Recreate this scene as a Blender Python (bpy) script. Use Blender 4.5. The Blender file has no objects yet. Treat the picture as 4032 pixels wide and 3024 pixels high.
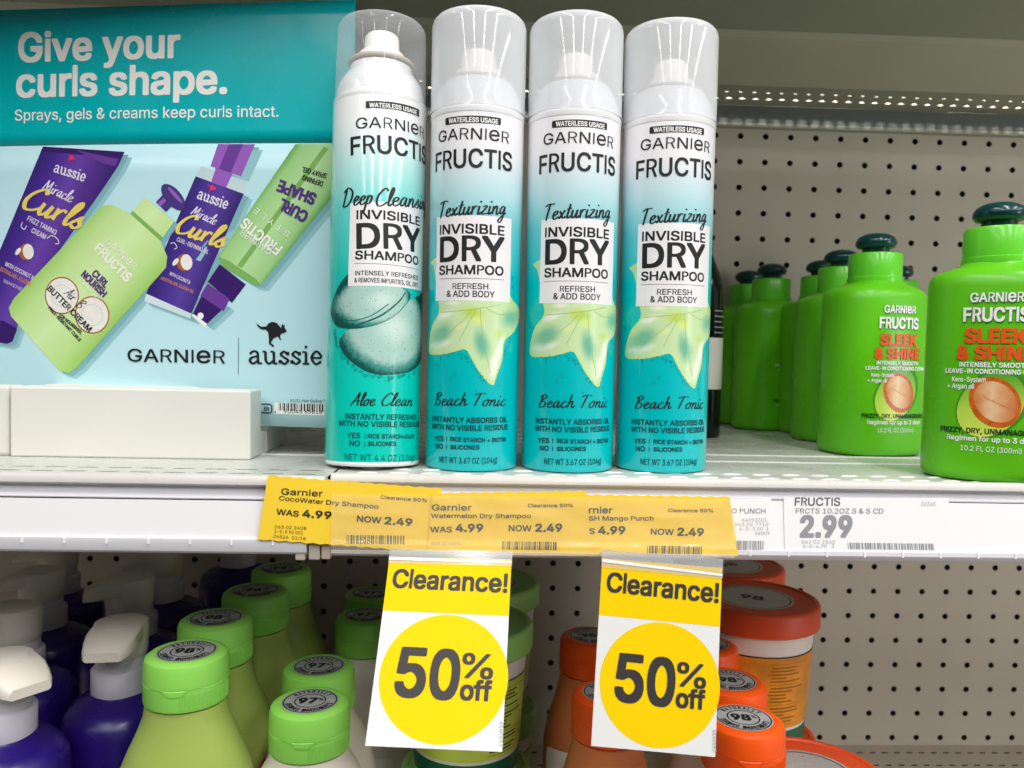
import bpy, bmesh, math, random, os
from mathutils import Matrix, Vector
from mathutils.geometry import tessellate_polygon
S = bpy.context.scene
COL = S.collection
R_ = math.radians
random.seed(7)

# ------------------------------------------------------------------ camera, world, lamps, exposure
cd = bpy.data.cameras.new('camera'); cam = bpy.data.objects.new('camera', cd); COL.objects.link(cam); S.camera = cam
cd.sensor_width = 36; cd.lens = 27.679; cd.clip_start = .02; cd.clip_end = 50
bx_, by_, bz_ = (0.99902, -0.038989, 0.020935), (-0.019525, 0.036207, 0.999154), (-0.039714, -0.998583, 0.03541)
cam.matrix_world = Matrix(((bx_[0], by_[0], bz_[0], 0), (bx_[1], by_[1], bz_[1], 0), (bx_[2], by_[2], bz_[2], .0605), (0, 0, 0, 1)))
cd.dof.use_dof = True; cd.dof.focus_distance = .42; cd.dof.aperture_fstop = 13
W = bpy.data.worlds.new('World'); S.world = W; W.use_nodes = True
W.node_tree.nodes['Background'].inputs[0].default_value = (.95, .97, 1, 1)
# the aisle around: bright towards the open right side, dim where the shopper stands on the left
_n = W.node_tree; _tc0 = _n.nodes.new('ShaderNodeTexCoord'); _dp = _n.nodes.new('ShaderNodeVectorMath'); _dp.operation = 'DOT_PRODUCT'; _dp.inputs[1].default_value = (.90, -.42, .10)
_mr = _n.nodes.new('ShaderNodeMapRange'); _mr.interpolation_type = 'SMOOTHSTEP'
for _i, _v in ((1, .25), (2, 1.0), (3, .015), (4, .2)): _mr.inputs[_i].default_value = _v
_n.links.new(_tc0.outputs['Generated'], _dp.inputs[0]); _n.links.new(_dp.outputs['Value'], _mr.inputs[0]); _n.links.new(_mr.outputs[0], _n.nodes['Background'].inputs[1])

def lamp(name, loc, target, sx, sy, power, col=(1, .98, .95), spread=180):
    l = bpy.data.lights.new(name, 'AREA'); l.shape = 'RECTANGLE'; l.size = sx; l.size_y = sy; l.energy = power; l.color = col; l.spread = R_(spread)
    o = bpy.data.objects.new(name, l); COL.objects.link(o); o.location = loc
    d = (Vector(target) - Vector(loc)).normalized()
    y = Vector((0, 1, 0)); x = y.cross(-d); x.normalize(); y2 = (-d).cross(x)
    o.matrix_world = Matrix(((x[0], y2[0], -d[0], loc[0]), (x[1], y2[1], -d[1], loc[1]), (x[2], y2[2], -d[2], loc[2]), (0, 0, 0, 1)))
    return o
# rows of ceiling tubes along the aisle, running towards the shelf
for i, (x, e) in enumerate(((-1.25, 8), (-.42, 14), (.42, 17), (1.25, 14), (2.1, 12))):
    lamp('ceiling_tube', (x, -1.0, 1.35), (x, -1.0, 0), .06, 2.3, e)
# added fill lamp, low and far right, narrow beam brightening the pegboard
lamp('board_fill', (1.75, -.45, -.02), (.66, .78, .02), .7, .8, .6, (1, .97, .93), spread=42)
# the ceiling light that falls on the deck of the shelf above
lamp('ceiling_tube', (.25, .20, 1.05), (.25, .79, .33), 2.0, .20, 8, spread=30)
S.view_settings.view_transform = 'Standard'; S.view_settings.look = 'None'; S.view_settings.gamma = 1
S.view_settings.exposure = .76
S.render.engine = 'CYCLES'
S.cycles.max_bounces = 8; S.cycles.transparent_max_bounces = 12; S.cycles.use_denoising = True
S.cycles.caustics_reflective = False; S.cycles.caustics_refractive = False

# ------------------------------------------------------------------ materials
def lin(c): return c / 12.92 if c <= .04045 else ((c + .055) / 1.055) ** 2.4
def hx(s): return tuple(lin(int(s[i:i + 2], 16) / 255) for i in (0, 2, 4)) + (1,)
def mat(name, col, rough=.5, spec=.5, metal=0, var=0, vscale=60, bump=0, bscale=900, sss=0, coat=0, trans=0):
    m = bpy.data.materials.new(name); m.use_nodes = True
    nt = m.node_tree; b = nt.nodes['Principled BSDF']
    c = hx(col) if isinstance(col, str) else col
    b.inputs['Base Color'].default_value = c; b.inputs['Roughness'].default_value = rough
    b.inputs['Specular IOR Level'].default_value = spec; b.inputs['Metallic'].default_value = metal
    if coat: b.inputs['Coat Weight'].default_value = coat; b.inputs['Coat Roughness'].default_value = .06
    if sss:
        b.inputs['Subsurface Weight'].default_value = sss; b.inputs['Subsurface Radius'].default_value = (.004, .004, .003); b.inputs['Subsurface Scale'].default_value = 1
    if var or bump:
        tc = nt.nodes.new('ShaderNodeTexCoord')
    if var:
        n = nt.nodes.new('ShaderNodeTexNoise'); n.inputs['Scale'].default_value = vscale; n.inputs['Detail'].default_value = 5
        nt.links.new(tc.outputs['Object'], n.inputs['Vector'])
        h = nt.nodes.new('ShaderNodeHueSaturation'); h.inputs['Color'].default_value = c
        mr = nt.nodes.new('ShaderNodeMapRange'); mr.inputs[1].default_value = .3; mr.inputs[2].default_value = .7; mr.inputs[3].default_value = 1 - var; mr.inputs[4].default_value = 1 + var
        nt.links.new(n.outputs['Fac'], mr.inputs[0]); nt.links.new(mr.outputs[0], h.inputs['Value']); nt.links.new(h.outputs[0], b.inputs['Base Color'])
        m2 = nt.nodes.new('ShaderNodeMapRange'); m2.inputs[1].default_value = .3; m2.inputs[2].default_value = .7; m2.inputs[3].default_value = max(0, rough - .08); m2.inputs[4].default_value = min(1, rough + .08)
        nt.links.new(n.outputs['Fac'], m2.inputs[0]); nt.links.new(m2.outputs[0], b.inputs['Roughness'])
    if bump:
        n = nt.nodes.new('ShaderNodeTexNoise'); n.inputs['Scale'].default_value = bscale; n.inputs['Detail'].default_value = 3
        nt.links.new(tc.outputs['Object'], n.inputs['Vector'])
        bp = nt.nodes.new('ShaderNodeBump'); bp.inputs['Strength'].default_value = bump; bp.inputs['Distance'].default_value = .001
        nt.links.new(n.outputs['Fac'], bp.inputs['Height']); nt.links.new(bp.outputs[0], b.inputs['Normal'])
    return m
def grad(name, axis, stops, rough=.3, lo=0, hi=1, coat=0, spec=.5, noise=0, nscale=40):
    """print whose ink runs from one colour to another along an axis of the object"""
    m = mat(name, 'ffffff', rough, spec, coat=coat); nt = m.node_tree; b = nt.nodes['Principled BSDF']
    tc = nt.nodes.new('ShaderNodeTexCoord'); sp = nt.nodes.new('ShaderNodeSeparateXYZ'); mr = nt.nodes.new('ShaderNodeMapRange')
    nt.links.new(tc.outputs['Object'], sp.inputs[0]); nt.links.new(sp.outputs['XYZ'.index(axis)], mr.inputs[0])
    mr.inputs[1].default_value = lo; mr.inputs[2].default_value = hi
    src = mr.outputs[0]
    if noise:
        n = nt.nodes.new('ShaderNodeTexNoise'); n.inputs['Scale'].default_value = nscale; n.inputs['Detail'].default_value = 4
        nt.links.new(tc.outputs['Object'], n.inputs['Vector'])
        a = nt.nodes.new('ShaderNodeMath'); a.operation = 'MULTIPLY_ADD'; a.inputs[1].default_value = noise; a.inputs[2].default_value = -noise / 2
        nt.links.new(n.outputs['Fac'], a.inputs[0])
        a2 = nt.nodes.new('ShaderNodeMath'); a2.operation = 'ADD'; nt.links.new(a.outputs[0], a2.inputs[0]); nt.links.new(src, a2.inputs[1]); src = a2.outputs[0]
    cr = nt.nodes.new('ShaderNodeValToRGB'); nt.links.new(src, cr.inputs[0])
    e = cr.color_ramp.elements
    while len(e) < len(stops): e.new(.5)
    for el, (p, c) in zip(e, stops): el.position = p; el.color = hx(c)
    nt.links.new(cr.outputs[0], b.inputs['Base Color'])
    return m
def clear(name, col, amount, rough=.08, body='ffffff', spec=.5):
    """thin see-through plastic: part of the light passes, the rest meets a glossy milky skin"""
    m = bpy.data.materials.new(name); m.use_nodes = True; nt = m.node_tree
    b = nt.nodes['Principled BSDF']; b.inputs['Base Color'].default_value = hx(body); b.inputs['Roughness'].default_value = rough; b.inputs['Specular IOR Level'].default_value = spec
    t = nt.nodes.new('ShaderNodeBsdfTransparent'); t.inputs[0].default_value = hx(col)
    fr = nt.nodes.new('ShaderNodeLayerWeight'); fr.inputs[0].default_value = .35
    mr = nt.nodes.new('ShaderNodeMapRange'); mr.inputs[3].default_value = 1 - amount; mr.inputs[4].default_value = min(1, 1.35 - amount)
    nt.links.new(fr.outputs['Facing'], mr.inputs[0])
    mx = nt.nodes.new('ShaderNodeMixShader'); nt.links.new(mr.outputs[0], mx.inputs[0]); nt.links.new(t.outputs[0], mx.inputs[1]); nt.links.new(b.outputs[0], mx.inputs[2])
    nt.links.new(mx.outputs[0], nt.nodes['Material Output'].inputs[0])
    return m

def blobs(name, base, items, rough=.22, noise=.5, nscale=120, key='XZ'):
    """soft-edged printed picture: base ink with fuzzy ellipses (x, z, rx, rz, turn, colour, softness) in mm"""
    m = mat(name, base, rough, .5); nt = m.node_tree; b = nt.nodes['Principled BSDF']
    tc = nt.nodes.new('ShaderNodeTexCoord'); n = nt.nodes.new('ShaderNodeTexNoise'); n.inputs['Scale'].default_value = nscale; n.inputs['Detail'].default_value = 5
    nt.links.new(tc.outputs['Object'], n.inputs['Vector']); col = None
    for x, z, rx, rz, rot, c, soft in items:
        mp = nt.nodes.new('ShaderNodeMapping'); mp.vector_type = 'TEXTURE'
        mp.inputs['Location'].default_value = (x * .001, 0, z * .001); mp.inputs['Rotation'].default_value = (0, -R_(rot), 0); mp.inputs['Scale'].default_value = (rx * .001, 1e3, rz * .001)
        nt.links.new(tc.outputs['Object'], mp.inputs[0])
        ln = nt.nodes.new('ShaderNodeVectorMath'); ln.operation = 'LENGTH'; nt.links.new(mp.outputs[0], ln.inputs[0])
        ad = nt.nodes.new('ShaderNodeMath'); ad.operation = 'MULTIPLY_ADD'; ad.inputs[1].default_value = noise; nt.links.new(n.outputs['Fac'], ad.inputs[0]); nt.links.new(ln.outputs['Value'], ad.inputs[2])
        mr = nt.nodes.new('ShaderNodeMapRange'); mr.interpolation_type = 'SMOOTHSTEP'; mr.inputs[1].default_value = 1 + noise / 2; mr.inputs[2].default_value = 1 + noise / 2 - soft; mr.inputs[3].default_value = 0; mr.inputs[4].default_value = 1
        nt.links.new(ad.outputs[0], mr.inputs[0])
        mx = nt.nodes.new('ShaderNodeMix'); mx.data_type = 'RGBA'; nt.links.new(mr.outputs[0], mx.inputs[0]); mx.inputs[7].default_value = hx(c)
        if col is None: mx.inputs[6].default_value = hx(base)
        else: nt.links.new(col, mx.inputs[6])
        col = mx.outputs[2]
    nt.links.new(col, b.inputs['Base Color']); return m
M = {}
M['board'] = mat('beige_painted_board', 'c6beb0', .55, .3, var=.05, vscale=9, bump=.05, bscale=500)
M['boardhole'] = mat('raw_board_edge', '3a3026', .9, .1)
M['dark'] = mat('dark_void', '15130f', .9, .1)
M['deck'] = mat('grey_painted_deck', 'c4c5be', .28, .5, var=.04, vscale=30)
M['deckslot'] = mat('pressed_slot_highlight', 'efefec', .35, .5)  # whiter than the deck: highlight of the raised slots put into the colour
M['steel'] = mat('white_painted_steel', 'cac7c2', .3, .5, var=.02, vscale=40)
M['groove'] = mat('grey_groove_plastic', 'b9b5b8', .4, .4)
M['rail'] = mat('grey_white_rail_plastic', 'd2d0d6', .3, .5)
M['strip'] = mat('white_label_paper', 'fbfafb', .5, .3)
M['under'] = mat('olive_grey_underside', 'a3a291', .5, .3, var=.05, vscale=18)
M['under2'] = mat('grey_underside_channel', 'c4c0ac', .45, .3, var=.04, vscale=18)
M['flange'] = mat('grey_gloss_flange', '6d7270', .16, .6, var=.05, vscale=20)
M['box'] = mat('cream_white_box', 'dcdad3', .5, .35, var=.02, vscale=20, bump=.03, bscale=700)
M['tan'] = mat('beige_clip_plastic', 'b8aca0', .5, .4)
M['black'] = mat('black_ink', '1d1e20', .45, .4)
M['ink'] = mat('charcoal_ink', '3a3636', .5, .3)
M['tealink'] = mat('dark_teal_ink', '0b4a50', .4, .4)
M['greyink'] = mat('grey_ink', '9c9ca2', .5, .3)
M['palegreyink'] = mat('pale_grey_ink', 'b4b4ba', .5, .3)
M['white'] = mat('white_print', 'f2f2f0', .35, .4)
M['panel'] = mat('white_label_print', 'f3f0f2', .3, .5, coat=.3)
M['yellow'] = mat('bright_yellow_print', 'f2cc00', .6, .12, var=.015, vscale=50)
M['amber'] = mat('warm_yellow_label', 'ffd83c', .6, .25, var=.02, vscale=60)
M['tagwhite'] = mat('white_tag_card', 'e2e2e0', .5, .3)
M['lips'] = mat('clear_edge_white', 'f6f6f4', .2, .5)
M['cover'] = clear('clear_rail_cover', 'ffffff', .86, .07, body='f6f1e6')
M['holder'] = clear('clear_tag_holder', 'ffffff', .72, .12, body='dfe2e4')
M['can'] = grad('white_to_teal_can', 'Z', [(0, '00c2c8'), (.12, '00ccd2'), (.48, '0acdd2'), (.60, '6fd0d6'), (.70, 'c4e4ea'), (.79, 'efeef1'), (1, 'f1f0f2')], .16, 0, .21, coat=.1, noise=.04)
M['can1'] = grad('white_to_mint_can', 'Z', [(0, '00bfae'), (.15, '06ccba'), (.48, '1cc4b8'), (.64, '66d4ce'), (.76, 'c0e8e6'), (.86, 'eef2f2'), (1, 'f2f1f2')], .16, 0, .21, coat=.1, noise=.04)
M['canwhite'] = mat('white_gloss_can', 'f0eff0', .2, .5, coat=.5)
M['nozzle'] = mat('warm_white_nozzle', 'fbf2ec', .4, .4, sss=.1)
M['ring'] = mat('beige_crimp_ring', 'cfc3b2', .35, .5)
M['frost'] = clear('frosted_cap', 'fafcff', .53, .07, body='f6f8fb')
M['clearcap'] = clear('clear_cap', 'fdfeff', .90, .06, body='f4f7fa')
M['leaf'] = grad('pale_green_leaf_print', 'X', [(0, 'd9ecd3'), (.3, 'cfe8b4'), (.5, 'cfe58c'), (.7, 'd6e8a4'), (1, 'a9d8b4')], .25, -.026, .024, coat=.4, noise=.9, nscale=70)
M['leafedge'] = mat('yellow_green_leaf_edge', 'd2e888', .3, .4)
M['leafvein'] = mat('leaf_vein_print', 'a8c270', .35, .4)
M['leafshade'] = mat('mint_leaf_patch', 'aed8b6', .3, .4, var=.14, vscale=120)
M['leafpale'] = mat('pale_leaf_patch', 'e2efd0', .3, .4)
M['aloe'] = mat('pale_gel_print', 'bfe0d6', .22, .5, var=.12, vscale=160, coat=.4)
M['aloerim'] = mat('dark_green_gel_rim', '1c6b60', .25, .5, var=.25, vscale=150, coat=.4)
M['bubble'] = mat('dark_teal_bubble_print', '138a88', .3, .4)
M['pgreen'] = mat('bright_green_plastic', '5fbe16', .30, .4, var=.03, vscale=20, sss=0, bump=.02, bscale=500)
M['pgreencap'] = mat('bright_green_cap_plastic', '66d030', .22, .45)
M['knob'] = mat('dark_teal_pump_plastic', '053a3c', .22, .5)
M['orangeink'] = mat('orange_red_ink', 'e8561f', .35, .4)
M['darkgreenink'] = mat('dark_green_ink', '12331c', .4, .3)
M['inkshadow'] = mat('green_shadow_ink', '2f7a1c', .4, .3)
M['seed'] = grad('argan_seed_print', 'X', [(0, 'c26224'), (.25, 'd98a4e'), (.5, 'ecc79a'), (.75, 'd9925a'), (1, 'b9541c')], .3, -.014, .014, noise=.3, nscale=200)
M['seedrim'] = mat('brown_orange_seed_rim', 'c8631f', .3, .4, var=.2, vscale=200)
M['fruit'] = grad('green_fruit_print', 'Z', [(0, 'cfe35a'), (.4, 'b7dc4e'), (1, '57a52e')], .3, .026, .056)
M['fruitdark'] = mat('dark_green_fruit_print', '3c8f27', .3, .4)
M['lime'] = mat('pale_lime_cap_plastic', '8fd65a', .4, .4, sss=.1, bump=.03, bscale=600)
M['avocado'] = mat('avocado_green_bottle', 'a5b95c', .38, .4, sss=.15, var=.03, vscale=25)
M['cream'] = mat('cream_bottle', 'd9d2c4', .38, .4, sss=.15, var=.02, vscale=25)
M['orange'] = mat('orange_cap_plastic', 'f0560c', .4, .4, sss=.1, bump=.03, bscale=600)
M['orangebody'] = mat('orange_brown_bottle', 'd07a48', .38, .4, sss=.1, var=.03, vscale=25)
M['lidorange'] = mat('red_orange_lid_plastic', 'e05226', .42, .4, var=.03)
M['lidlime'] = mat('green_lid_plastic', '8fc66a', .42, .4, var=.03)
M['lidtop'] = mat('shaded_orange_lid_top', '8e3a24', .5, .3)  # browner than the lid sides: shading of the lid face put into the colour
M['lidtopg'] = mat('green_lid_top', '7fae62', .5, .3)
M['brownink'] = mat('brown_label_ink', '96600f', .4, .3)
M['midgrey'] = mat('mid_grey_ink', '6c6c70', .5, .3)
M['silver'] = mat('silver_seal_paper', 'b9bcbc', .35, .5, metal=.3, var=.08, vscale=300)
M['purple'] = mat('purple_bottle', '220f68', .3, .5, var=.03)
M['pump'] = mat('cream_pump_plastic', 'd9d2c6', .42, .4, sss=.1, bump=.02)
M['pumpgrey'] = mat('lilac_white_collar', 'c4c0cc', .45, .4)
M['jarwhite'] = mat('white_tub_plastic', 'e6e2da', .35, .4)
M['jarlabel'] = mat('amber_tub_label', 'd88a1c', .4, .4, var=.25, vscale=60)
M['jarlabelg'] = grad('lime_tub_label', 'Z', [(0, 'c3d44a'), (.6, 'b9cf5a'), (1, 'a8bf6a')], .4, .0, .11)
M['jargreen'] = mat('dark_green_band', '0e5c3e', .35, .4)
M['red'] = mat('red_label_print', 'b8301c', .35, .4)
M['blackbottle'] = mat('black_gloss_bottle', '0c0d10', .15, .5)
# printed sheet
M['header'] = mat('teal_sheet_print', '00b4ba', .27, .35, var=.015, vscale=30)
M['sheet'] = mat('pale_blue_sheet_print', 'bfe6ee', .3, .4)
M['sheetshade'] = mat('blue_grey_print', '7fb3bd', .3, .5)
M['sheetshade2'] = mat('soft_blue_grey_print', '97c8d0', .3, .5)
M['ppurple'] = grad('violet_tube_print', 'X', [(0, '3c2580'), (.5, '5c3a9e'), (1, '4a2a86')], .3, -.18, -.09, noise=.15)
M['ppurple2'] = grad('violet_bottle_print', 'X', [(0, '35236f'), (.5, '4b3590'), (1, '3b2a80')], .3, -.08, -.02, noise=.1)
M['pdark'] = mat('deep_violet_print', '3a2068', .3, .4)
M['pmid'] = mat('mid_violet_print', '6b3f9a', .3, .4)
M['plight'] = mat('light_violet_print', '9a5fbe', .3, .4)
M['pknob'] = mat('violet_knob_print', '48387e', .3, .4)
M['pbottle'] = grad('lime_bottle_print', 'X', [(0, 'aed87a'), (.35, 'c4e39a'), (.7, 'b2da80'), (1, '9ac866')], .3, -.17, -.06, noise=.12)
M['pbottle2'] = grad('leaf_green_spray_print', 'X', [(0, '8fc46e'), (.4, 'a9d68c'), (.8, 'a6d28a'), (1, '6fae58')], .3, -.03, .04, noise=.12)
M['plimedark'] = mat('leaf_green_line_print', '7fb45e', .3, .4)
M['pgold'] = mat('gold_yellow_ink', 'e9d262', .35, .4)
M['ppink'] = mat('pink_emblem_ink', 'e8346e', .35, .4)
M['plilac'] = mat('lilac_white_ink', 'e6dff0', .35, .4)
M['porange'] = mat('peach_ink', 'd08a6a', .35, .4)
M['pcoco'] = mat('brown_shell_ink', 'a8622e', .35, .4)
M['pcocow'] = mat('coconut_white_ink', 'eeeae4', .35, .4, var=.05, vscale=200)
M['pink_purple'] = mat('purple_ink', '54307e', .35, .4)
M['pclear'] = grad('pale_clear_plastic_print', 'Z', [(0, 'cfe0e6'), (.5, 'e6f0f2'), (1, 'c3d9df')], .3, .08, .16)
M['headtext'] = mat('warm_white_print', 'f6f4ef', .35, .4)

# ------------------------------------------------------------------ mesh helpers (all in millimetres)
MM = .001
class MB:
    def __init__(s): s.v = []; s.f = []; s.m = []; s.sm = []
    def add(s, vs, fs, m=0, smooth=False):
        o = len(s.v); s.v += [tuple(p) for p in vs]
        for f in fs: s.f.append(tuple(i + o for i in f)); s.m.append(m); s.sm.append(smooth)
    def box(s, x0, x1, y0, y1, z0, z1, m=0):
        s.add([(x0, y0, z0), (x1, y0, z0), (x1, y1, z0), (x0, y1, z0), (x0, y0, z1), (x1, y0, z1), (x1, y1, z1), (x0, y1, z1)],
              [(3, 2, 1, 0), (4, 5, 6, 7), (0, 1, 5, 4), (1, 2, 6, 5), (2, 3, 7, 6), (3, 0, 4, 7)], m)
    def rings(s, rings, m=0, cap0=True, cap1=True, smooth=True):
        n = len(rings[0]); vs = [p for r in rings for p in r]; fs = []
        for i in range(len(rings) - 1):
            for j in range(n): fs.append((i * n + j, i * n + (j + 1) % n, (i + 1) * n + (j + 1) % n, (i + 1) * n + j))
        if cap0: fs.append(tuple(range(n - 1, -1, -1)))
        if cap1: fs.append(tuple((len(rings) - 1) * n + j for j in range(n)))
        s.add(vs, fs, m, smooth)
    def lathe(s, prof, n=56, m=0, cap0=True, cap1=True, cx=0, cy=0):
        s.rings([[(cx + r * math.cos(2 * math.pi * j / n), cy + r * math.sin(2 * math.pi * j / n), z) for j in range(n)] for r, z in prof], m, cap0, cap1)
    def oval(s, prof, n=72, m=0, ex=2.6, cap0=True, cap1=True):
        """prof: (half width, half depth, z)"""
        s.rings([[sup(a, b, ex, 2 * math.pi * j / n) + (z,) for j in range(n)] for a, b, z in prof], m, cap0, cap1)
    def sweep(s, path, rad, n=14, m=0, flat=1.0):
        """round-section tube along path (list of points), rad per point (ra) or (ra, rb)"""
        P = [Vector(p) for p in path]; rr = []
        for i, p in enumerate(P):
            t = (P[min(i + 1, len(P) - 1)] - P[max(i - 1, 0)]).normalized()
            up = Vector((0, 0, 1)) if abs(t.z) < .9 else Vector((0, 1, 0))
            a = t.cross(up).normalized(); b = a.cross(t)
            ra = rad[i] if isinstance(rad, (list, tuple)) else rad
            ra, rb = ra if isinstance(ra, tuple) else (ra, ra)
            rr.append([tuple(p + a * ra * math.cos(2 * math.pi * j / n) + b * rb * math.sin(2 * math.pi * j / n)) for j in range(n)])
        s.rings(rr, m)
    def build(s, name, mats, parent=None, smooth_angle=40, bevel=0, fix=True):
        me = bpy.data.meshes.new(name)
        me.from_pydata([(x * MM, y * MM, z * MM) for x, y, z in s.v], [], s.f)
        for mm in (mats if isinstance(mats, (list, tuple)) else [mats]): me.materials.append(M[mm])
        me.polygons.foreach_set('material_index', s.m)
        me.polygons.foreach_set('use_smooth', s.sm)
        me.update()
        if fix or bevel:
            bm = bmesh.new(); bm.from_mesh(me)
            if bevel:
                bmesh.ops.remove_doubles(bm, verts=bm.verts, dist=1e-6)
                es = [e for e in bm.edges if len(e.link_faces) == 2 and e.calc_face_angle(0) > R_(30)]
                bmesh.ops.bevel(bm, geom=es, offset=bevel * MM, segments=2, affect='EDGES', profile=.5, clamp_overlap=True)
            bmesh.ops.recalc_face_normals(bm, faces=bm.faces)
            bm.to_mesh(me); bm.free()
        me.set_sharp_from_angle(angle=R_(smooth_angle)) if any(s.sm) else None
        o = bpy.data.objects.new(name, me); COL.objects.link(o)
        if parent: o.parent = parent
        return o
def sup(a, b, ex, t):
    c, d = math.cos(t), math.sin(t)
    return (a * math.copysign(abs(c) ** (2 / ex), c), b * math.copysign(abs(d) ** (2 / ex), d))
def thing(name, label, cat, loc=(0, 0, 0), rz=0, group=None):
    o = bpy.data.objects.new(name, None); COL.objects.link(o); o.empty_display_size = .02
    o.location = loc; o.rotation_euler = (0, 0, rz); o['label'] = label; o['category'] = cat
    if group: o['group'] = group
    return o
def tag(o, label, cat, group=None):
    o['label'] = label; o['category'] = cat
    if group: o['group'] = group
    return o
KIDS = lambda o: [c for c in COL.objects if c.parent == o]
def dup(root, loc, rz, label):
    r = root.copy(); COL.objects.link(r); r.location = loc; r.rotation_euler = (0, 0, rz); r['label'] = label
    for ch in KIDS(root):
        c = ch.copy(); COL.objects.link(c); c.parent = r
        for g in KIDS(ch):
            d = g.copy(); COL.objects.link(d); d.parent = c
    return r

# ------------------------------------------------------------------ lettering
FONT = None
try:
    FONT = bpy.data.fonts.load(os.path.join(bpy.utils.resource_path('LOCAL'), 'datafiles', 'fonts', 'Inter.woff2'))
except Exception:
    FONT = None
_tc = {}
def area(p): return sum(p[i][0] * p[(i + 1) % len(p)][1] - p[(i + 1) % len(p)][0] * p[i][1] for i in range(len(p))) / 2
def inside(q, p):
    r = False
    for i in range(len(p)):
        (x1, y1), (x2, y2) = p[i], p[(i + 1) % len(p)]
        if (y1 > q[1]) != (y2 > q[1]) and q[0] < (x2 - x1) * (q[1] - y1) / (y2 - y1) + x1: r = not r
    return r
def raw(t):
    """outlines of a word, filled stroke by stroke (the face's letters are made of overlapping strokes)"""
    c = bpy.data.curves.new('t', 'FONT'); c.body = t; c.size = 1; c.resolution_u = 3; c.fill_mode = 'NONE'
    if FONT: c.font = FONT
    o = bpy.data.objects.new('t', c); me = bpy.data.meshes.new_from_object(o)
    P = [(p.co.x, p.co.y) for p in me.vertices]; nb = {}
    for e in me.edges:
        i, j = e.vertices; nb.setdefault(i, []).append(j); nb.setdefault(j, []).append(i)
    bpy.data.objects.remove(o); bpy.data.curves.remove(c); bpy.data.meshes.remove(me)
    loops = []; seen = set()
    for st in sorted(nb):
        if st in seen: continue
        lp = [st]; seen.add(st); cur = st
        while True:
            nx = [k for k in nb[cur] if k not in seen]
            if not nx: break
            cur = min(nx, key=lambda k: abs(k - cur)) ; seen.add(cur); lp.append(cur)
        if len(lp) > 1 and lp[1] != st + 1: lp = [lp[0]] + lp[1:][::-1]
        q = [P[k] for k in lp]
        if len(q) > 2 and abs(area(q)) > 1e-9: loops.append(q)
    if not loops: return [], []
    big = max(loops, key=lambda q: abs(area(q))); sg = area(big) > 0
    outs = [q for q in loops if (area(q) > 0) == sg]; holes = [q for q in loops if (area(q) > 0) != sg]
    V = []; F = []
    for q in outs:
        hs = [h for h in holes if inside(h[0], q) and abs(area(h)) < abs(area(q))]
        allp = [p for l in [q] + hs for p in l]; k = len(V)
        tr = tessellate_polygon([[Vector((x, y, 0)) for x, y in l] for l in [q] + hs])
        V += allp; F += [tuple(i + k for i in f) for f in tr]
    return V, F
_hv = raw('H')[0]; CAPH = max(p[1] for p in _hv); HR = max(p[0] for p in _hv); HADV = max(p[0] for p in raw('HH')[0]) - HR
_ch = {}
def glyph(ch):
    """(outline, triangles, advance) of one letter, cap height 1; plain bars for I and l"""
    if ch not in _ch:
        if ch in 'Il':
            w, sb, h = (.10, .115, 1) if ch == 'I' else (.095, .085, 1.04)
            _ch[ch] = ([(sb, 0), (sb + w, 0), (sb + w, h), (sb, h)], [(0, 1, 2, 3)], w + 2 * sb)
        elif ch in 'PR':
            v, f, _ = glyph('D'); x0 = min(p[0] for p in v); V = [(x0 + (x - x0) * .80, .455 + y * .545) for x, y in v]; F = list(f); n = len(V); x1 = max(p[0] for p in V)
            V += [(x0, 0), (x0 + .095, 0), (x0 + .095, 1), (x0, 1)]; F.append((n, n + 1, n + 2, n + 3)); adv = x1 + .05
            if ch == 'R': V += [(x1 - .09, 0), (x1 + .02, 0), (x1 - .21, .50), (x1 - .31, .50)]; F.append((n + 4, n + 5, n + 6, n + 7)); adv = x1 + .08
            _ch[ch] = (V, F, adv)
        else:
            v, f = raw(ch) if ch != ' ' else ([], [])
            adv = max(p[0] for p in raw('H' + ch + 'H')[0]) - HR - HADV
            _ch[ch] = ([(x / CAPH, y / CAPH) for x, y in v], f, adv / CAPH)
    return _ch[ch]
def glyphs(t):
    if t not in _tc:
        V = []; F = []; pen = 0
        for ch in t:
            v, f, adv = glyph(ch); o = len(V)
            V += [(x + pen, y) for x, y in v]; F += [tuple(i + o for i in q) for q in f]; pen += adv
        _tc[t] = (V, F)
    return _tc[t]
A45 = [(1, 0), (-1, 0), (0, 1), (0, -1), (.9, .9), (-.9, .9), (.9, -.9), (-.9, -.9)]
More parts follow.
